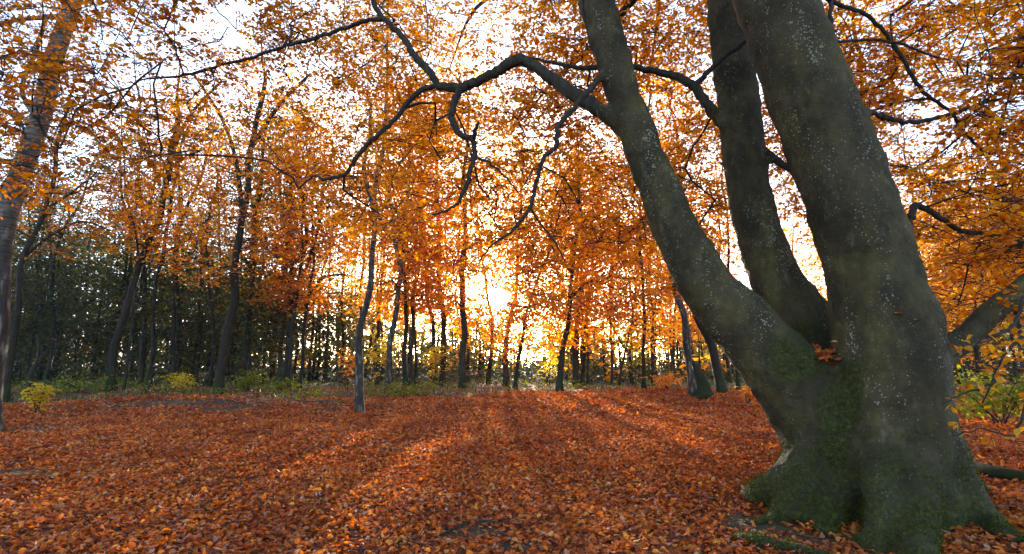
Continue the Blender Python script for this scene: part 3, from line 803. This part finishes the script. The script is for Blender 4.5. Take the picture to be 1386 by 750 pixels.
# leaves caught on the beech
from mathutils.bvhtree import BVHTree
_bv = BVHTree.FromPolygons([Vector(v.co) + Vector(BO) for v in bm_.vertices], [tuple(p.vertices) for p in bm_.polygons])
def on_bark(px, py, off):
    d = Vector(ray(px, py)).normalized(); h = _bv.ray_cast(Vector((0, 0, CAM_H)), d)
    return np.array(h[0] - d * off) if h[0] is not None else P(px, py, 5.0)
def stray(px, py, Y, size, label, rot):
    p = on_bark(px, py, .02); o = obj("fallen_leaf", LEAFS[0], None, p); o.scale = (size,) * 3; o.rotation_euler = rot
    tag(o, label, "leaf", "single leaves caught on the beech bark")
stray(1211, 424, 4.27, .075, "curled orange leaf stuck on the right beech stem, left of two", (.35, .1, -.1))
stray(1238, 433, 4.28, .075, "narrow orange leaf stuck on the right beech stem, right of two", (.3, -.15, .25))
stray(1284, 466, 4.55, .075, "small reddish leaf wedged where the low right limb leaves the stem", (.3, .6, .2))
pv, pq = [], []
n = 140
pc = on_bark(1112, 482, .02)
pos = pc + RNG.normal(0, 1, (n, 3)) * np.array([.075, .07, .035]); pos[:, 2] -= .10 * np.abs(pos[:, 0] - pc[0]) / .1 * 0
v, q = leaf_arrays(pos, np.column_stack([RNG.normal(0, 1, n), RNG.normal(0, 1, n), RNG.normal(0, .3, n)]), np.column_stack([RNG.normal(0, .4, n), RNG.normal(-.4, .4, n), np.ones(n)]), RNG.uniform(.05, .08, n), RNG.normal(1, 1.5, n), True)
tag(obj("leaf_pile", mesh_np("leaf_pile", v, q, M['litter'], False)), "small heap of orange leaves caught in the fork of the beech", "leaf pile", None, "stuff")

# ------------------------------------------------------------------ the other trees
def make_tree(label, kind, Y, path, w0, w1, leaf, H=15., crown_lo=5., R=2.6, ncl=90, fork=None, dens=1.9, leaf_len=.14, ntw=4, nlf=7, boughs=(), name=None, cat="tree", bare_tree=False, clean=True, group="trees round the clearing"):
    """path: photo pixels of the trunk's axis from the foot upwards; w0, w1: trunk width in pixels at both ends"""
    bx = P(path[0][0], path[0][1], Y)
    base = np.array([bx[0], Y, float(gz(bx[0], Y)) - .05])
    t = thing(name or ("birch_tree" if kind == 'birch' else "woodland_tree"), base, label, cat, group)
    pts = [base]; rad = []
    for px, py in path[1:]:
        pts.append(P(px, py, Y + RNG.normal(0, .08)))
    n = len(pts)
    ws = np.linspace(w0, w1 * .9, n) * .54 * .5 * Y / F_PX
    rad = list(ws)
    top = pts[-1]; dirv = unit(pts[-1] - pts[max(0, n - 2)]); dirv = unit(dirv * np.array([.6, .6, 1]) + np.array([0, 0, .35]))
    k = 0
    while top[2] < H or k < 3:
        st = min(2.0, max(1.0, H - top[2])); top = top + dirv * st + RNG.normal(0, .10, 3) * np.array([1, 1, 0])
        pts.append(top); k += 1
        rad.append(max(.03, rad[-1] * .82))
        if k > 12: break
    for q_ in range(k): rad[n + q_] = ws[-1] + (.018 - ws[-1]) * (q_ + 1) / k
    p, r = smooth_path(pts, rad, 5)
    zz = p[:, 2]; a_ = min(.13, .05 + r[0] * .35) * (.25 if Y < 12 else .6); ph = RNG.uniform(0, 6.28, 4)      # crooked growth
    cr_ = np.clip((zz - base[2]) / 2.0, 0, 1)
    p[:, 0] += a_ * cr_ * (np.sin(zz * 1.25 + ph[0]) + .6 * np.sin(zz * 2.7 + ph[1])); p[:, 1] += a_ * cr_ * np.sin(zz * 1.5 + ph[2])
    # flared foot
    h = p[:, 2] - base[2]; r = r * (1 + .55 * np.exp(-np.clip(h, 0, 9) / .28)); p[0, 2] -= .12
    tbm = Tubes(); ph = RNG.uniform(0, 6.28)
    tbm.add(p, r, 12, .12, flute=lambda f, a: 1 + .12 * np.exp(-f * 18) * np.sin(5 * a + ph))
    mat = {'birch': M['birch'], 'dark': M['bark'], 'grey': M['bark_grey']}[kind]
    obj("trunk", tbm.mesh("trunk", mat, base), t)
    nodes = [[a, kk - 1, float(b)] for kk, (a, b) in enumerate(zip(p, r))]
    for fp, fw0, fw1 in boughs:
        q, rr = [], []
        for kk, (px, py) in enumerate(fp):
            a, b = PR(px, py, Y - .25 * kk * (1 if len(boughs) % 2 else -1) * .5, 1); q.append(a); rr.append(b * .5 * (fw0 + (fw1 - fw0) * kk / (len(fp) - 1)))
        q, rr = smooth_path(q, rr, 5); t3 = Tubes(); t3.add(q, rr, 8, .1)
        obj("branch", t3.mesh("branch", mat, base), t)
        b0 = len(nodes)
        for kk, (a, b) in enumerate(zip(q, rr)): nodes.append([a, b0 + kk - 1 if kk else -1, float(b)])
    # crown
    axis_z = p[:, 2]
    tg = []; ncl = int(ncl * dens)
    seed = RNG.uniform(0, 50)
    tries = 0
    while len(tg) < ncl and tries < ncl * 30:
        tries += 1
        z = RNG.uniform(crown_lo, H + .8); f = (z - crown_lo) / max(.1, H + .8 - crown_lo)
        ax = np.array([np.interp(z, axis_z, p[:, 0]), np.interp(z, axis_z, p[:, 1])])
        rr = R * (math.sin(math.pi * (f * .82 + .12)) ** .7) * math.sqrt(RNG.random()); a = RNG.uniform(0, 6.283)
        q = np.array([ax[0] + rr * math.cos(a), ax[1] + rr * math.sin(a), base[2] + z])
        if clump_noise(q[None], .9, seed)[0] < -.15: continue
        tg.append(q)
    tg = np.array(tg)
    keep = nodes[int(len(p) * .25):] if False else nodes
    grow(nodes, tg, .5, .09, up=.6)
    tw_ = Tubes(); branch_tubes(tw_, nodes, .010, .45, float(r[len(r) // 3]) * .55)
    obj("branches", tw_.mesh("branches", M['twig'], base), t)["kind"] = "stuff"
    if not bare_tree:
        v, q = sprays(tg, ntw, nlf, .75, leaf_len, flat=.35, droop=.25, sp=.55, clean=clean)
        c = obj("crown", mesh_np("crown", v - base, q, M[leaf], smooth=False), t); c["kind"] = "stuff"
    return t

T = make_tree
# left edge
T("pale banded birch leaning right at the left edge of the picture", 'birch', 11.5, [(-16, 566), (-12, 470), (-3, 390), (14, 290), (38, 200), (70, 100), (100, 2)], 54, 44, 'rust', H=12, crown_lo=5.2, R=3.0, ncl=120, leaf_len=.085, ntw=4, nlf=9,
  boughs=[([(95, 20), (60, 24), (30, 26), (-10, 34)], 7, 5), ([(45, 190), (20, 160), (-10, 140)], 5, 3), ([(52, 165), (30, 120), (52, 60), (62, 20)], 7, 4)])
T("dark trunk slanting right behind the pale left birch", 'dark', 19, [(8, 545), (18, 450), (34, 350), (58, 290), (72, 240), (80, 190)], 14, 10, 'rust', H=11, crown_lo=5.5, R=2.6, ncl=70,
  boughs=[([(36, 345), (70, 318), (110, 300), (150, 312)], 4, 2), ([(60, 285), (95, 262), (130, 235)], 4, 2)])
T("thick dark trunk curving right, foot at the left bank", 'dark', 23, [(150, 530), (158, 455), (180, 390), (205, 320), (228, 240), (238, 160)], 19, 12, 'orange', H=13, crown_lo=6, R=3.2, ncl=110,
  boughs=[([(228, 245), (236, 200), (262, 150), (300, 110)], 7, 3)])
T("thin wavy sapling close right of the thick curving trunk", 'dark', 22.5, [(168, 528), (176, 455), (181, 390), (186, 330), (172, 270), (168, 215)], 6, 4, 'rust', H=10, crown_lo=6, R=1.6, ncl=35)
T("straight dark trunk second right of the thick curving one", 'dark', 27, [(191, 525), (193, 440), (196, 360), (190, 250), (188, 180)], 9, 6, 'olive', H=13, crown_lo=3.4, R=2.6, ncl=90)
T("dark trunk rising in a gentle lean left of the far sapling pair", 'dark', 26, [(202, 522), (208, 430), (216, 360), (228, 300), (238, 240)], 11, 7, 'orange', H=13, crown_lo=6, R=2.4, ncl=70)
T("slim upright trunk in front of the dark wood", 'dark', 30, [(236, 520), (239, 430), (241, 340), (243, 270), (240, 200)], 9, 6, 'olive', H=14, crown_lo=3, R=2.8, ncl=90)
T("bold dark trunk leaning right above the round green bush", 'dark', 22, [(296, 526), (307, 450), (320, 370), (328, 290), (342, 200), (352, 130)], 22, 13, 'orange', H=14, crown_lo=4.5, R=3.6, ncl=156,
  boughs=[([(328, 290), (320, 220), (300, 160), (262, 100)], 7, 3), ([(343, 195), (380, 140), (420, 100)], 7, 3)])
T("grey trunk standing straight behind the green bush", 'grey', 31, [(337, 516), (339, 430), (341, 350), (345, 280)], 11, 8, 'olive', H=14, crown_lo=2.6, R=3, ncl=108)
T("thin grey trunk right of the green bush", 'grey', 33, [(356, 515), (362, 440), (372, 380), (378, 320)], 7, 5, 'olive', H=12, crown_lo=2.4, R=3, ncl=81)
T("slanting trunk with a fork, left of a tight trio", 'dark', 26, [(384, 522), (392, 440), (406, 385), (424, 330), (436, 280)], 13, 7, 'rust', H=12, crown_lo=4.0, R=2.8, ncl=126,
  boughs=[([(396, 425), (392, 380), (402, 340)], 6, 3)])
T("straight trunk in the middle of a tight trio", 'dark', 24.5, [(390, 526), (396, 450), (402, 400), (408, 340), (412, 270)], 9, 6, 'rust', H=12, crown_lo=4.4, R=2.2, ncl=91)
T("slender trunk on the right of a tight trio", 'dark', 25, [(406, 526), (412, 450), (419, 390), (424, 330), (424, 250)], 9, 5, 'orange', H=13, crown_lo=4.0, R=2.8, ncl=134,
  boughs=[([(418, 400), (440, 375), (470, 372)], 4, 2)])
T("rough barked birch standing forward on the leaves at the clearing's edge", 'birch', 15.5, [(486, 556), (487, 500), (490, 445), (499, 375), (506, 320), (508, 285), (516, 210), (522, 130)], 20, 10, 'orange', H=12.5, crown_lo=5.0, R=2.6, ncl=120, leaf_len=.10, nlf=9,
  boughs=[([(508, 288), (498, 255), (492, 225), (500, 190), (502, 140)], 7, 4), ([(509, 285), (522, 312), (538, 335), (545, 370)], 6, 3)])
T("leaning birch close behind the forward birch, yellow leaves at its foot", 'birch', 24, [(524, 524), (530, 465), (537, 410), (540, 360), (534, 310), (526, 250)], 16, 9, 'amber', H=13, crown_lo=4.2, R=3, ncl=180)
T("dark straight trunk right of the leaning birch", 'dark', 25, [(549, 522), (549, 440), (547, 370), (549, 300), (556, 200)], 11, 7, 'orange', H=14, crown_lo=4.0, R=3, ncl=177)
T("thin snaking trunk left of the bushes", 'dark', 25.5, [(560, 522), (563, 460), (558, 410), (566, 360), (560, 300)], 7, 4, 'orange', H=10, crown_lo=4.2, R=1.8, ncl=62)
T("upright trunk bending left high up, fourth left of the sun", 'grey', 29, [(583, 520), (586, 450), (580, 400), (574, 340), (572, 260), (578, 180)], 11, 7, 'amber', H=14, crown_lo=4.0, R=3, ncl=180)
T("pair partner, straight grey trunk third left of the sun", 'grey', 28, [(601, 521), (599, 440), (595, 360), (592, 270), (590, 170)], 14, 9, 'orange', H=15, crown_lo=4.0, R=3.2, ncl=213)
T("stout pillar like grey trunk just left of the sun", 'grey', 25.5, [(627, 524), (626, 450), (627, 370), (629, 290), (631, 200)], 17, 10, 'orange', H=15, crown_lo=3.8, R=3.2, ncl=247)
T("trunk directly below the glaring sun", 'dark', 32, [(661, 520), (664, 470), (666, 430), (652, 350), (646, 280)], 10, 5, 'amber', H=13, crown_lo=2.6, R=3.2, ncl=260)
T("short trunk right under the sun with ragged base", 'grey', 29, [(684, 522), (685, 470), (692, 425), (700, 370), (702, 300)], 14, 7, 'amber', H=13, crown_lo=2.2, R=3.4, ncl=330)
T("trunk curving away to the right of the sun", 'dark', 26, [(697, 525), (704, 465), (716, 415), (732, 370), (744, 330)], 9, 4, 'amber', H=9, crown_lo=1.8, R=3.2, ncl=230)
T("dark leaning trunk with a mossy foot in the middle of the clearing's far edge", 'dark', 24, [(756, 527), (765, 455), (771, 405), (777, 355), (784, 280)], 15, 7, 'orange', H=11, crown_lo=1.9, R=3.4, ncl=210,
  boughs=[([(771, 405), (800, 380), (835, 392)], 4, 2), ([(775, 370), (750, 340), (738, 300)], 4, 2)])
T("dark trunk left of a close pair behind the mossy footed tree", 'dark', 28, [(776, 522), (779, 460), (785, 410), (790, 350)], 10, 6, 'amber', H=12, crown_lo=2.2, R=3, ncl=180)
T("dark trunk right of a close pair behind the mossy footed tree", 'dark', 28.5, [(787, 521), (791, 460), (798, 400), (802, 330)], 9, 5, 'orange', H=12, crown_lo=2.2, R=3, ncl=157)
T("thin leaning sapling with a fork, middle right of the far edge", 'grey', 27, [(838, 524), (844, 480), (850, 455), (856, 420), (852, 370)], 6, 3, 'amber', H=8, crown_lo=3.4, R=2.0, ncl=60,
  boughs=[([(846, 472), (834, 452), (824, 430)], 2.5, 1.2)])
T("slim straight trunk, left of two upright ones near the beech", 'dark', 24, [(871, 530), (872, 450), (869, 370), (866, 290), (868, 200)], 10, 5, 'orange', H=12, crown_lo=1.8, R=2.6, ncl=152)
T("slim straight trunk, right of two upright ones near the beech", 'grey', 29, [(884, 523), (883, 450), (880, 370), (884, 290), (890, 210)], 8, 5, 'amber', H=13, crown_lo=2.4, R=2.6, ncl=135)
T("far thin trunk alone right of the two upright ones", 'grey', 38, [(908, 516), (908, 440), (905, 380), (902, 320)], 6, 4, 'amber', H=13, crown_lo=2.6, R=3, ncl=115)
T("scaly birch half hidden by the beech's left stem", 'birch', 21, [(940, 531), (932, 480), (926, 440), (916, 400), (906, 350)], 21, 14, 'orange', H=13, crown_lo=4, R=2.6, ncl=112)
T("dark trunk tight against the underside of the beech's left stem", 'dark', 22, [(978, 530), (964, 480), (950, 440), (938, 400), (930, 350)], 24, 14, 'orange', H=13, crown_lo=4, R=2.6, ncl=112)
T("thin trunk seen in the gap between two beech stems", 'dark', 24, [(1000, 525), (990, 400), (985, 320), (980, 260)], 8, 5, 'orange', H=13, crown_lo=5.5, R=2.2, ncl=60)
T("dark slim trunk high behind the beech's right stem", 'dark', 17, [(1235, 540), (1205, 400), (1185, 260), (1172, 170), (1160, 60)], 16, 10, 'orange', H=14, crown_lo=4.0, R=3.4, ncl=150, leaf_len=.10)
T("pale forked tree at the right edge against the white sky", 'grey', 20, [(1390, 545), (1376, 420), (1366, 330), (1358, 250), (1352, 200)], 14, 9, 'rust', H=10, crown_lo=6.5, R=2.4, ncl=40,
  boughs=[([(1358, 245), (1366, 200), (1384, 165)], 7, 3), ([(1360, 255), (1340, 220), (1322, 195)], 6, 3)])
T("yellowing tree filling the right edge below the limb", 'dark', 15, [(1320, 560), (1324, 500), (1318, 430), (1330, 370)], 10, 6, 'amber', H=6.5, crown_lo=1.6, R=3.0, ncl=170, leaf_len=.09, nlf=9)

# slender trees of the wood behind, a few kinds repeated one by one
FAR = {}
def far_proto(key, label, kind, leaf, H, lo, R, ncl, w, bare_tree=False):
    # grown 30 m out, straight up, then moved about as copies
    t = make_tree(label, kind, 30., [(693, 520), (693 + RNG.normal(0, 4), 430), (693 + RNG.normal(0, 7), 340), (693 + RNG.normal(0, 9), 260)], w, w * .7, leaf, H=H, crown_lo=lo, R=R, ncl=ncl,
                  leaf_len=.17, name="slender_tree", clean=False, bare_tree=bare_tree, group="slender trees of the background wood")
    FAR[key] = [t, 0]
far_proto('orange', "slender far tree with a thin orange crown in the background wood", 'dark', 'orange', 12.5, 4.4, 2.4, 75, 9)
far_proto('amber', "slender far tree with a golden yellow crown in the background wood", 'grey', 'amber', 10.5, 3.4, 2.4, 70, 8)
far_proto('olive', "slender far tree with an olive green crown in the background wood", 'grey', 'olive', 13, 1.8, 2.4, 90, 9)
far_proto('rust', "slender far tree with a rusty brown crown in the background wood", 'dark', 'rust', 12, 4.2, 2.2, 75, 8)
far_proto('dark', "slender far tree with a dark green crown in the background wood", 'dark', 'dark', 13.5, 1.2, 2.8, 120, 11)
far_proto('bare', "slender leafless far tree with fine twigs in the background wood", 'dark', 'rust', 12, 2.4, 2.6, 130, 8, True)
def far_place(key, x, y, sc, rz):
    src, used = FAR[key]
    r = src if used == 0 else src.copy()
    if used: COL.objects.link(r)
    FAR[key][1] += 1
    r.location = (x, y, float(gz(x, y)) - .05); r.rotation_euler = (0, 0, rz); r.scale = (sc, sc, sc)
    if used:
        for ch in src.children:
            if ch.name.split('.')[0] in ("trunk", "branches", "crown"):
                c = ch.copy(); COL.objects.link(c); c.parent = r
k = 0
while k < 120:
    px = random.uniform(-60, 1440); y = random.uniform(27, 52)
    if 985 < px < 1255 and random.random() < .7: continue
    if px < 470: key = random.choice(['dark', 'dark', 'olive', 'bare', 'dark', 'bare'])
    elif px < 930: key = random.choice(['orange', 'amber', 'olive', 'bare', 'bare', 'bare', 'rust'])
    else: key = random.choice(['orange', 'amber', 'olive', 'orange'])
    if 600 < px < 748:
        if key != 'bare' or abs(px - 674) < 22 or y < 33: continue
    far_place(key, (px - 693) / F_PX * y, y, random.uniform(.8, 1.15), random.uniform(0, 6.28)); k += 1
LOOK = {'orange': "slender orange crowned tree", 'amber': "slender golden crowned tree", 'olive': "slender olive crowned tree", 'rust': "slender rusty crowned tree", 'dark': "slender dark green tree", 'bare': "slender leafless tree"}
ANCHOR = [(0, "the pale left edge birch"), (150, "the thick curving trunk"), (296, "the bold leaning trunk"), (395, "the tight trio of trunks"), (486, "the forward birch"), (549, "the leaning birch's dark neighbour"),
          (627, "the stout pillar trunk"), (756, "the mossy footed central trunk"), (872, "the two slim uprights"), (940, "the scaly birch"), (1090, "the beech's left stem"), (1235, "the beech's right stem"), (1376, "the pale forked right edge tree")]
ORD = ["nearest", "second", "third", "fourth", "fifth", "sixth", "seventh", "eighth", "ninth"]
slots = {}
for o in COL.objects:
    if o.parent is None and o.name.split('.')[0] == "slender_tree":
        key = next(k_ for k_, v_ in FAR.items() if o["label"] == v_[0]["label"])
        px = 693 + F_PX * o.location.x / o.location.y
        ax_, an = min(ANCHOR, key=lambda a_: abs(a_[0] - px))
        slots.setdefault((key, an, "left" if px < ax_ else "right"), []).append((abs(px - ax_), o))
for (key, an, side), lst in slots.items():
    for k_, (_, o) in enumerate(sorted(lst, key=lambda e: e[0])):
        o["label"] = (LOOK[key].replace("tree", "far tree") + ", " + (ORD[k_] + " to the " if len(lst) > 1 else "just ") + side + " of " + an)

# ------------------------------------------------------------------ undergrowth
def shrub(label, px, py, w, h, leaf, nst=7, lf=.08, ncl=26, Y=None, name="shrub", stems='twig'):
    g = G(px, py) if Y is None else np.array([P(px, py, Y)[0], Y, float(gz(P(px, py, Y)[0], Y))])
    t = thing(name, g, label, "bush" if name == "shrub" else "plant")
    W_ = w * g[1] / F_PX * .5; H_ = h * g[1] / F_PX
    tb_ = Tubes(); c = []
    for k in range(nst):
        a = RNG.uniform(0, 6.28); e = g + np.array([math.cos(a) * W_ * RNG.uniform(.3, .9), math.sin(a) * W_ * RNG.uniform(.3, .9), H_ * RNG.uniform(.6, 1)])
        mid = (g + e) / 2 + np.array([0, 0, H_ * .12]); p, r = smooth_path([g + RNG.normal(0, .05, 3) * np.array([1, 1, 0]) - np.array([0, 0, .05]), mid, e], [.014, .010, .004], 4); tb_.add(p, r, 4, cap=False)
        for q in range(max(1, ncl // nst)):
            f = RNG.uniform(.35, 1); c.append(p[int(f * (len(p) - 1))] + RNG.normal(0, .16, 3) * np.array([W_, W_, H_ * .5]))
    obj("stems", tb_.mesh("stems", M[stems], g), t)
    v, q = sprays(np.array(c), 3, 6, max(.15, .28 * W_), lf, flat=.5, droop=.3)
    obj("foliage", mesh_np("foliage", v - g, q, M[leaf], False), t)["kind"] = "stuff"
    return t
shrub("sunlit yellow green sapling at the left edge of the clearing", 48, 560, 42, 40, 'yellow', 6, .09, 40)
shrub("low yellow green bush at the foot of the left bank", 250, 524, 60, 24, 'yellow', 7, .10, 40, Y=24)
shrub("round green bush under the bold leaning trunk", 335, 524, 62, 30, 'green', 10, .10, 70, Y=24)
shrub("ragged green bush right of the round one", 378, 525, 50, 20, 'green', 8, .10, 40, Y=23.5)
shrub("yellow leaved bush left of the forward birch", 468, 522, 34, 58, 'amber', 6, .10, 30, Y=24)
shrub("tall yellow bush between the two birches", 512, 520, 60, 80, 'yellow', 9, .11, 60, Y=26)
shrub("dark green cushion of bilberry right of the forward birch", 545, 528, 90, 18, 'green', 12, .08, 80, Y=21)
shrub("pale yellow bush under the thin snaking trunks", 590, 522, 62, 62, 'yellow', 9, .10, 60, Y=27)
shrub("sparse yellow bush at the far edge below the low orange boughs", 742, 522, 50, 60, 'yellow', 7, .10, 30, Y=28)
shrub("tall pale yellow thicket behind the two upright trunks", 858, 518, 90, 110, 'yellow', 12, .12, 90, Y=33)
shrub("low golden bush left of the scaly birch", 905, 527, 60, 22, 'amber', 8, .10, 50, Y=24)
shrub("small golden plant beneath the beech's left stem", 1012, 540, 40, 26, 'amber', 6, .09, 30, Y=18)
shrub("dark green undergrowth beneath the low right limb", 1350, 545, 150, 70, 'green', 14, .10, 130, Y=12.5)
shrub("dim green bush at the foot of the dark left wood", 110, 528, 120, 22, 'green', 10, .10, 60, Y=23)

# pale dead sapling on the left
g = np.array([P(38, 535, 21)[0], 21, 0]); g[2] = float(gz(g[0], 21))
ds = thing("dead_sapling", g, "pale forked dead sapling leaning right near the left edge", "tree")
for kk, pth in enumerate(([(36, 534), (42, 505), (50, 490), (52, 470), (50, 452)], [(48, 494), (58, 480), (68, 472)])):
    t3 = Tubes(); p, r = smooth_path([P(a, b, 21) for a, b in pth], np.linspace(.09, .03, len(pth)) * (1 if kk == 0 else .6), 4); t3.add(p, r, 8, .1)
    obj("stem" if kk == 0 else "branch", t3.mesh("stem", M['bark_grey'], g), ds)
# mossy stump beside the scaly birch
g = np.array([P(950, 530, 20)[0], 20, 0]); g[2] = float(gz(g[0], 20))
t3 = Tubes(); p, r = smooth_path([P(956, 536, 20), P(950, 520, 20), P(943, 500, 20), P(938, 490, 20)], [.30, .20, .17, .09], 4); t3.add(p, r, 12, .35)
tag(obj("tree_stump", t3.mesh("tree_stump", M['mossy'], g), None, g), "leaning mossy green stump leaning on the scaly birch", "stump")
# log on the right
a, b, c = G(1290, 628), G(1340, 645), G(1420, 662)
t3 = Tubes(); p, r = smooth_path([a + np.array([0, 0, .05]), b + np.array([0, 0, .06]), c + np.array([0, 0, .06])], [.05, .08, .07], 6); t3.add(p, r, 10, .15)
tag(obj("fallen_log", t3.mesh("fallen_log", M['bark'], b), None, b), "dark rotten log half buried in leaves right of the beech", "log")
# dead twigs in the foreground
for pts, lab in (([(588, 735), (640, 712), (690, 716)], "thin dark stick lying on the leaves at the bottom centre"), ([(672, 726), (700, 738), (712, 752)], "short black stick with its end out of frame at the bottom centre"),
                 ([(0, 632), (30, 628), (58, 620)], "mossy dark stick lying on bare earth at the left edge")):
    q = [G(*a_) + np.array([0, 0, .03 + .004 * kk]) for kk, a_ in enumerate(pts)]
    t3 = Tubes(); p, r = smooth_path(q, [.010, .010, .005], 6); t3.add(p, r, 6, .2)
    tag(obj("stick", t3.mesh("stick", M['twig'], q[1]), None, q[1]), lab, "stick")

# pale grass along the edge of the clearing
n = 22000
y = RNG.uniform(18, 42, n); x = RNG.uniform(-1, 1, n) * (y * 1.0 + 2)
m = (litter_amount(x, y) < .35 + .2 * RNG.random(n)) & (np.sin(x * 1.3 + 2 * np.sin(y * .9)) + RNG.normal(0, .5, n) > -.2); x, y = x[m], y[m]; n = len(x)
pos = np.stack([x, y, gz(x, y) - .02], -1)
d = np.stack([RNG.normal(0, .35, n), RNG.normal(0, .35, n), np.ones(n)], -1)
T_ = np.array([[0, -.04, 0], [0, .04, 0], [.6, .03, .05], [1, 0, .25]])
ln = RNG.uniform(.08, .30, n); du = unit(d); s = unit(np.cross(du, RNG.normal(0, 1, (n, 3)))); nn = np.cross(du, s)
V = pos[:, None] + ln[:, None, None] * (T_[None, :, 0, None] * du[:, None] + T_[None, :, 1, None] * s[:, None] * 1.6 + T_[None, :, 2, None] * nn[:, None])
Q = np.arange(n * 4).reshape(-1, 4)
M['grass'] = leaf_mat("grass_blade", [(0, (.035, .05, .008)), (.7, (.085, .10, .016)), (1, (.22, .19, .05))], .4, .03)
tag(obj("grass", mesh_np("grass", V.reshape(-1, 3), Q, M['grass'], False)), "pale tufted grass along the far edge of the clearing", "grass", None, "stuff")

n = 1500
y = RNG.uniform(17, 31, n); x = RNG.uniform(-1, 1, n) * (y + 2)
m = (litter_amount(x, y) < .7) & (RNG.random(n) < np.where(x < 0, 1, .45)) & (np.sin(x * .9 + 1.3 * np.sin(y * .7)) > -.45)
c = np.stack([x, y, gz(x, y) + RNG.uniform(.03, .30, n)], -1)[m]
v, q = sprays(c, 4, 7, .28, .075, flat=.7, droop=.2)
tag(obj("ground_cover", mesh_np("ground_cover", v, q, M['green'], False)), "low green bilberry and bramble cover along the edge of the clearing", "undergrowth", None, "stuff")
# small dead twigs strewn through the litter
tb_ = Tubes()
for k in range(260):
    y = RNG.uniform(2.8, 13); x = RNG.uniform(-1, 1) * (y + 1); a = RNG.uniform(0, 6.28); l_ = RNG.uniform(.06, .32)
    e = np.array([math.cos(a), math.sin(a), 0]) * l_; o_ = np.array([x, y, float(gz(x, y)) + RNG.uniform(.03, .06)])
    tb_.add(np.array([o_ - e * .5, o_ + RNG.normal(0, .012, 3), o_ + e * .5 + np.array([0, 0, RNG.normal(0, .01)])]), np.array([.005, .004, .002]), 4, cap=False)
tag(obj("twig_litter", tb_.mesh("twig_litter", M['twig'])), "small dark dead twigs strewn through the fallen leaves", "twigs", None, "stuff")

# the far wood: a dim mass of thin trunks and foliage
wood = thing("distant_wood", (0, 60, 0), "dim distant wood of thin trunks and dark foliage behind the clearing", "wood"); wood["kind"] = "stuff"
tb_ = Tubes(); cl = {'dark': [], 'olive': [], 'amber': []}
for k in range(430):
    y = 34 + 66 * RNG.random() ** .8; x = RNG.uniform(-1.15, 1.15) * y
    px = 693 + F_PX * x / y
    tall = np.interp(px, [0, 250, 430, 560, 700, 900, 1050, 1386], [15, 13.5, 10, 7.5, 5.5, 6.5, 8, 10]) * y / 60
    h = RNG.uniform(.7, 1.15) * tall
    zb = float(gz(x, y)); r0 = RNG.uniform(.06, .2)
    ln = RNG.normal(0, .05, 2)
    tb_.add(np.array([[x, y, zb - .2], [x + ln[0] * h * .5, y, zb + h * .5], [x + ln[0] * h, y + ln[1] * h, zb + h]]), np.array([r0, r0 * .7, r0 * .2]), 5, cap=False)
    kind = 'dark' if px < 480 + RNG.normal(0, 60) else ('olive' if RNG.random() < .8 else 'amber')
    if kind == 'dark' and RNG.random() < .22: kind = 'olive'
    for q in range(int(2.1 * h)):
        f = RNG.uniform(.12, 1.05); a = RNG.uniform(0, 6.28); rr = RNG.uniform(.2, 3.0) * (1.1 - .6 * f)
        e = np.array([x + math.cos(a) * rr, y + math.sin(a) * rr, zb + h * f])
        tb_.add(np.array([[x + ln[0] * h * f, y, zb + h * f - .5], e]), np.array([.03, .012]), 3, cap=False)
        cl[kind].append(e)
obj("trunks", tb_.mesh("trunks", M['bark'], (0, 60, 0)), wood)["kind"] = "stuff"
for nm, mt in (("dark_foliage", 'dark'), ("olive_foliage", 'olive'), ("golden_foliage", 'amber')):
    v, q = sprays(np.array(cl[mt]), 3, 5, 1.2, .52, flat=.5, droop=.3)
    obj(nm, mesh_np(nm, v - np.array([0, 60, 0]), q, M[mt], False), wood)["kind"] = "stuff"
# undergrowth band in the far wood
n = 6000
y = RNG.uniform(32, 95, n); x = RNG.uniform(-1.15, 1.15, n) * y
c = np.stack([x, y, gz(x, y) + RNG.uniform(.05, 1.7, n) * (y / 60)], -1)
v, q = sprays(c, 2, 5, .8, .33, flat=.6, droop=.2)
obj("undergrowth", mesh_np("undergrowth", v - np.array([0, 60, 0]), q, M['dark'], False), wood)["kind"] = "stuff"

# ------------------------------------------------------------------ the hazy air
def haze_box(x0, x1, y0, y1, z0, z1, dens):
    m_, n_ = mat_new("hazy_air")
    pv_ = N_(n_, "ShaderNodeVolumePrincipled")
    pv_.inputs['Color'].default_value = (.78, .88, 1.0, 1); pv_.inputs['Density'].default_value = dens; pv_.inputs['Anisotropy'].default_value = .1
    o_ = N_(n_, "ShaderNodeOutputMaterial"); n_.links.new(pv_.outputs[0], o_.inputs['Volume'])
    V_ = np.array([(a, b, c) for c in (z0, z1) for b in (y0, y1) for a in (x0, x1)], float)
    Q_ = np.array([(0, 2, 3, 1), (4, 5, 7, 6), (0, 1, 5, 4), (1, 3, 7, 5), (3, 2, 6, 7), (2, 0, 4, 6)])
    tag(obj("haze", mesh_np("haze", V_, Q_, m_, False)), "thin pale morning haze hanging in the wood", "haze", None, "stuff")
ztop = 1.0 + max((o.matrix_basis.translation.z if o.parent is None else o.parent.location.z) + max((c[2] for c in o.bound_box), default=0) for o in COL.objects if o.type == 'MESH')
haze_box(-1510, 1510, -310, 2510, -1.6, ztop, .00035)
tris = sum(len(o.data.polygons) * 2 for o in COL.objects if o.type == 'MESH')
print("TRIS", tris, "top", ztop)
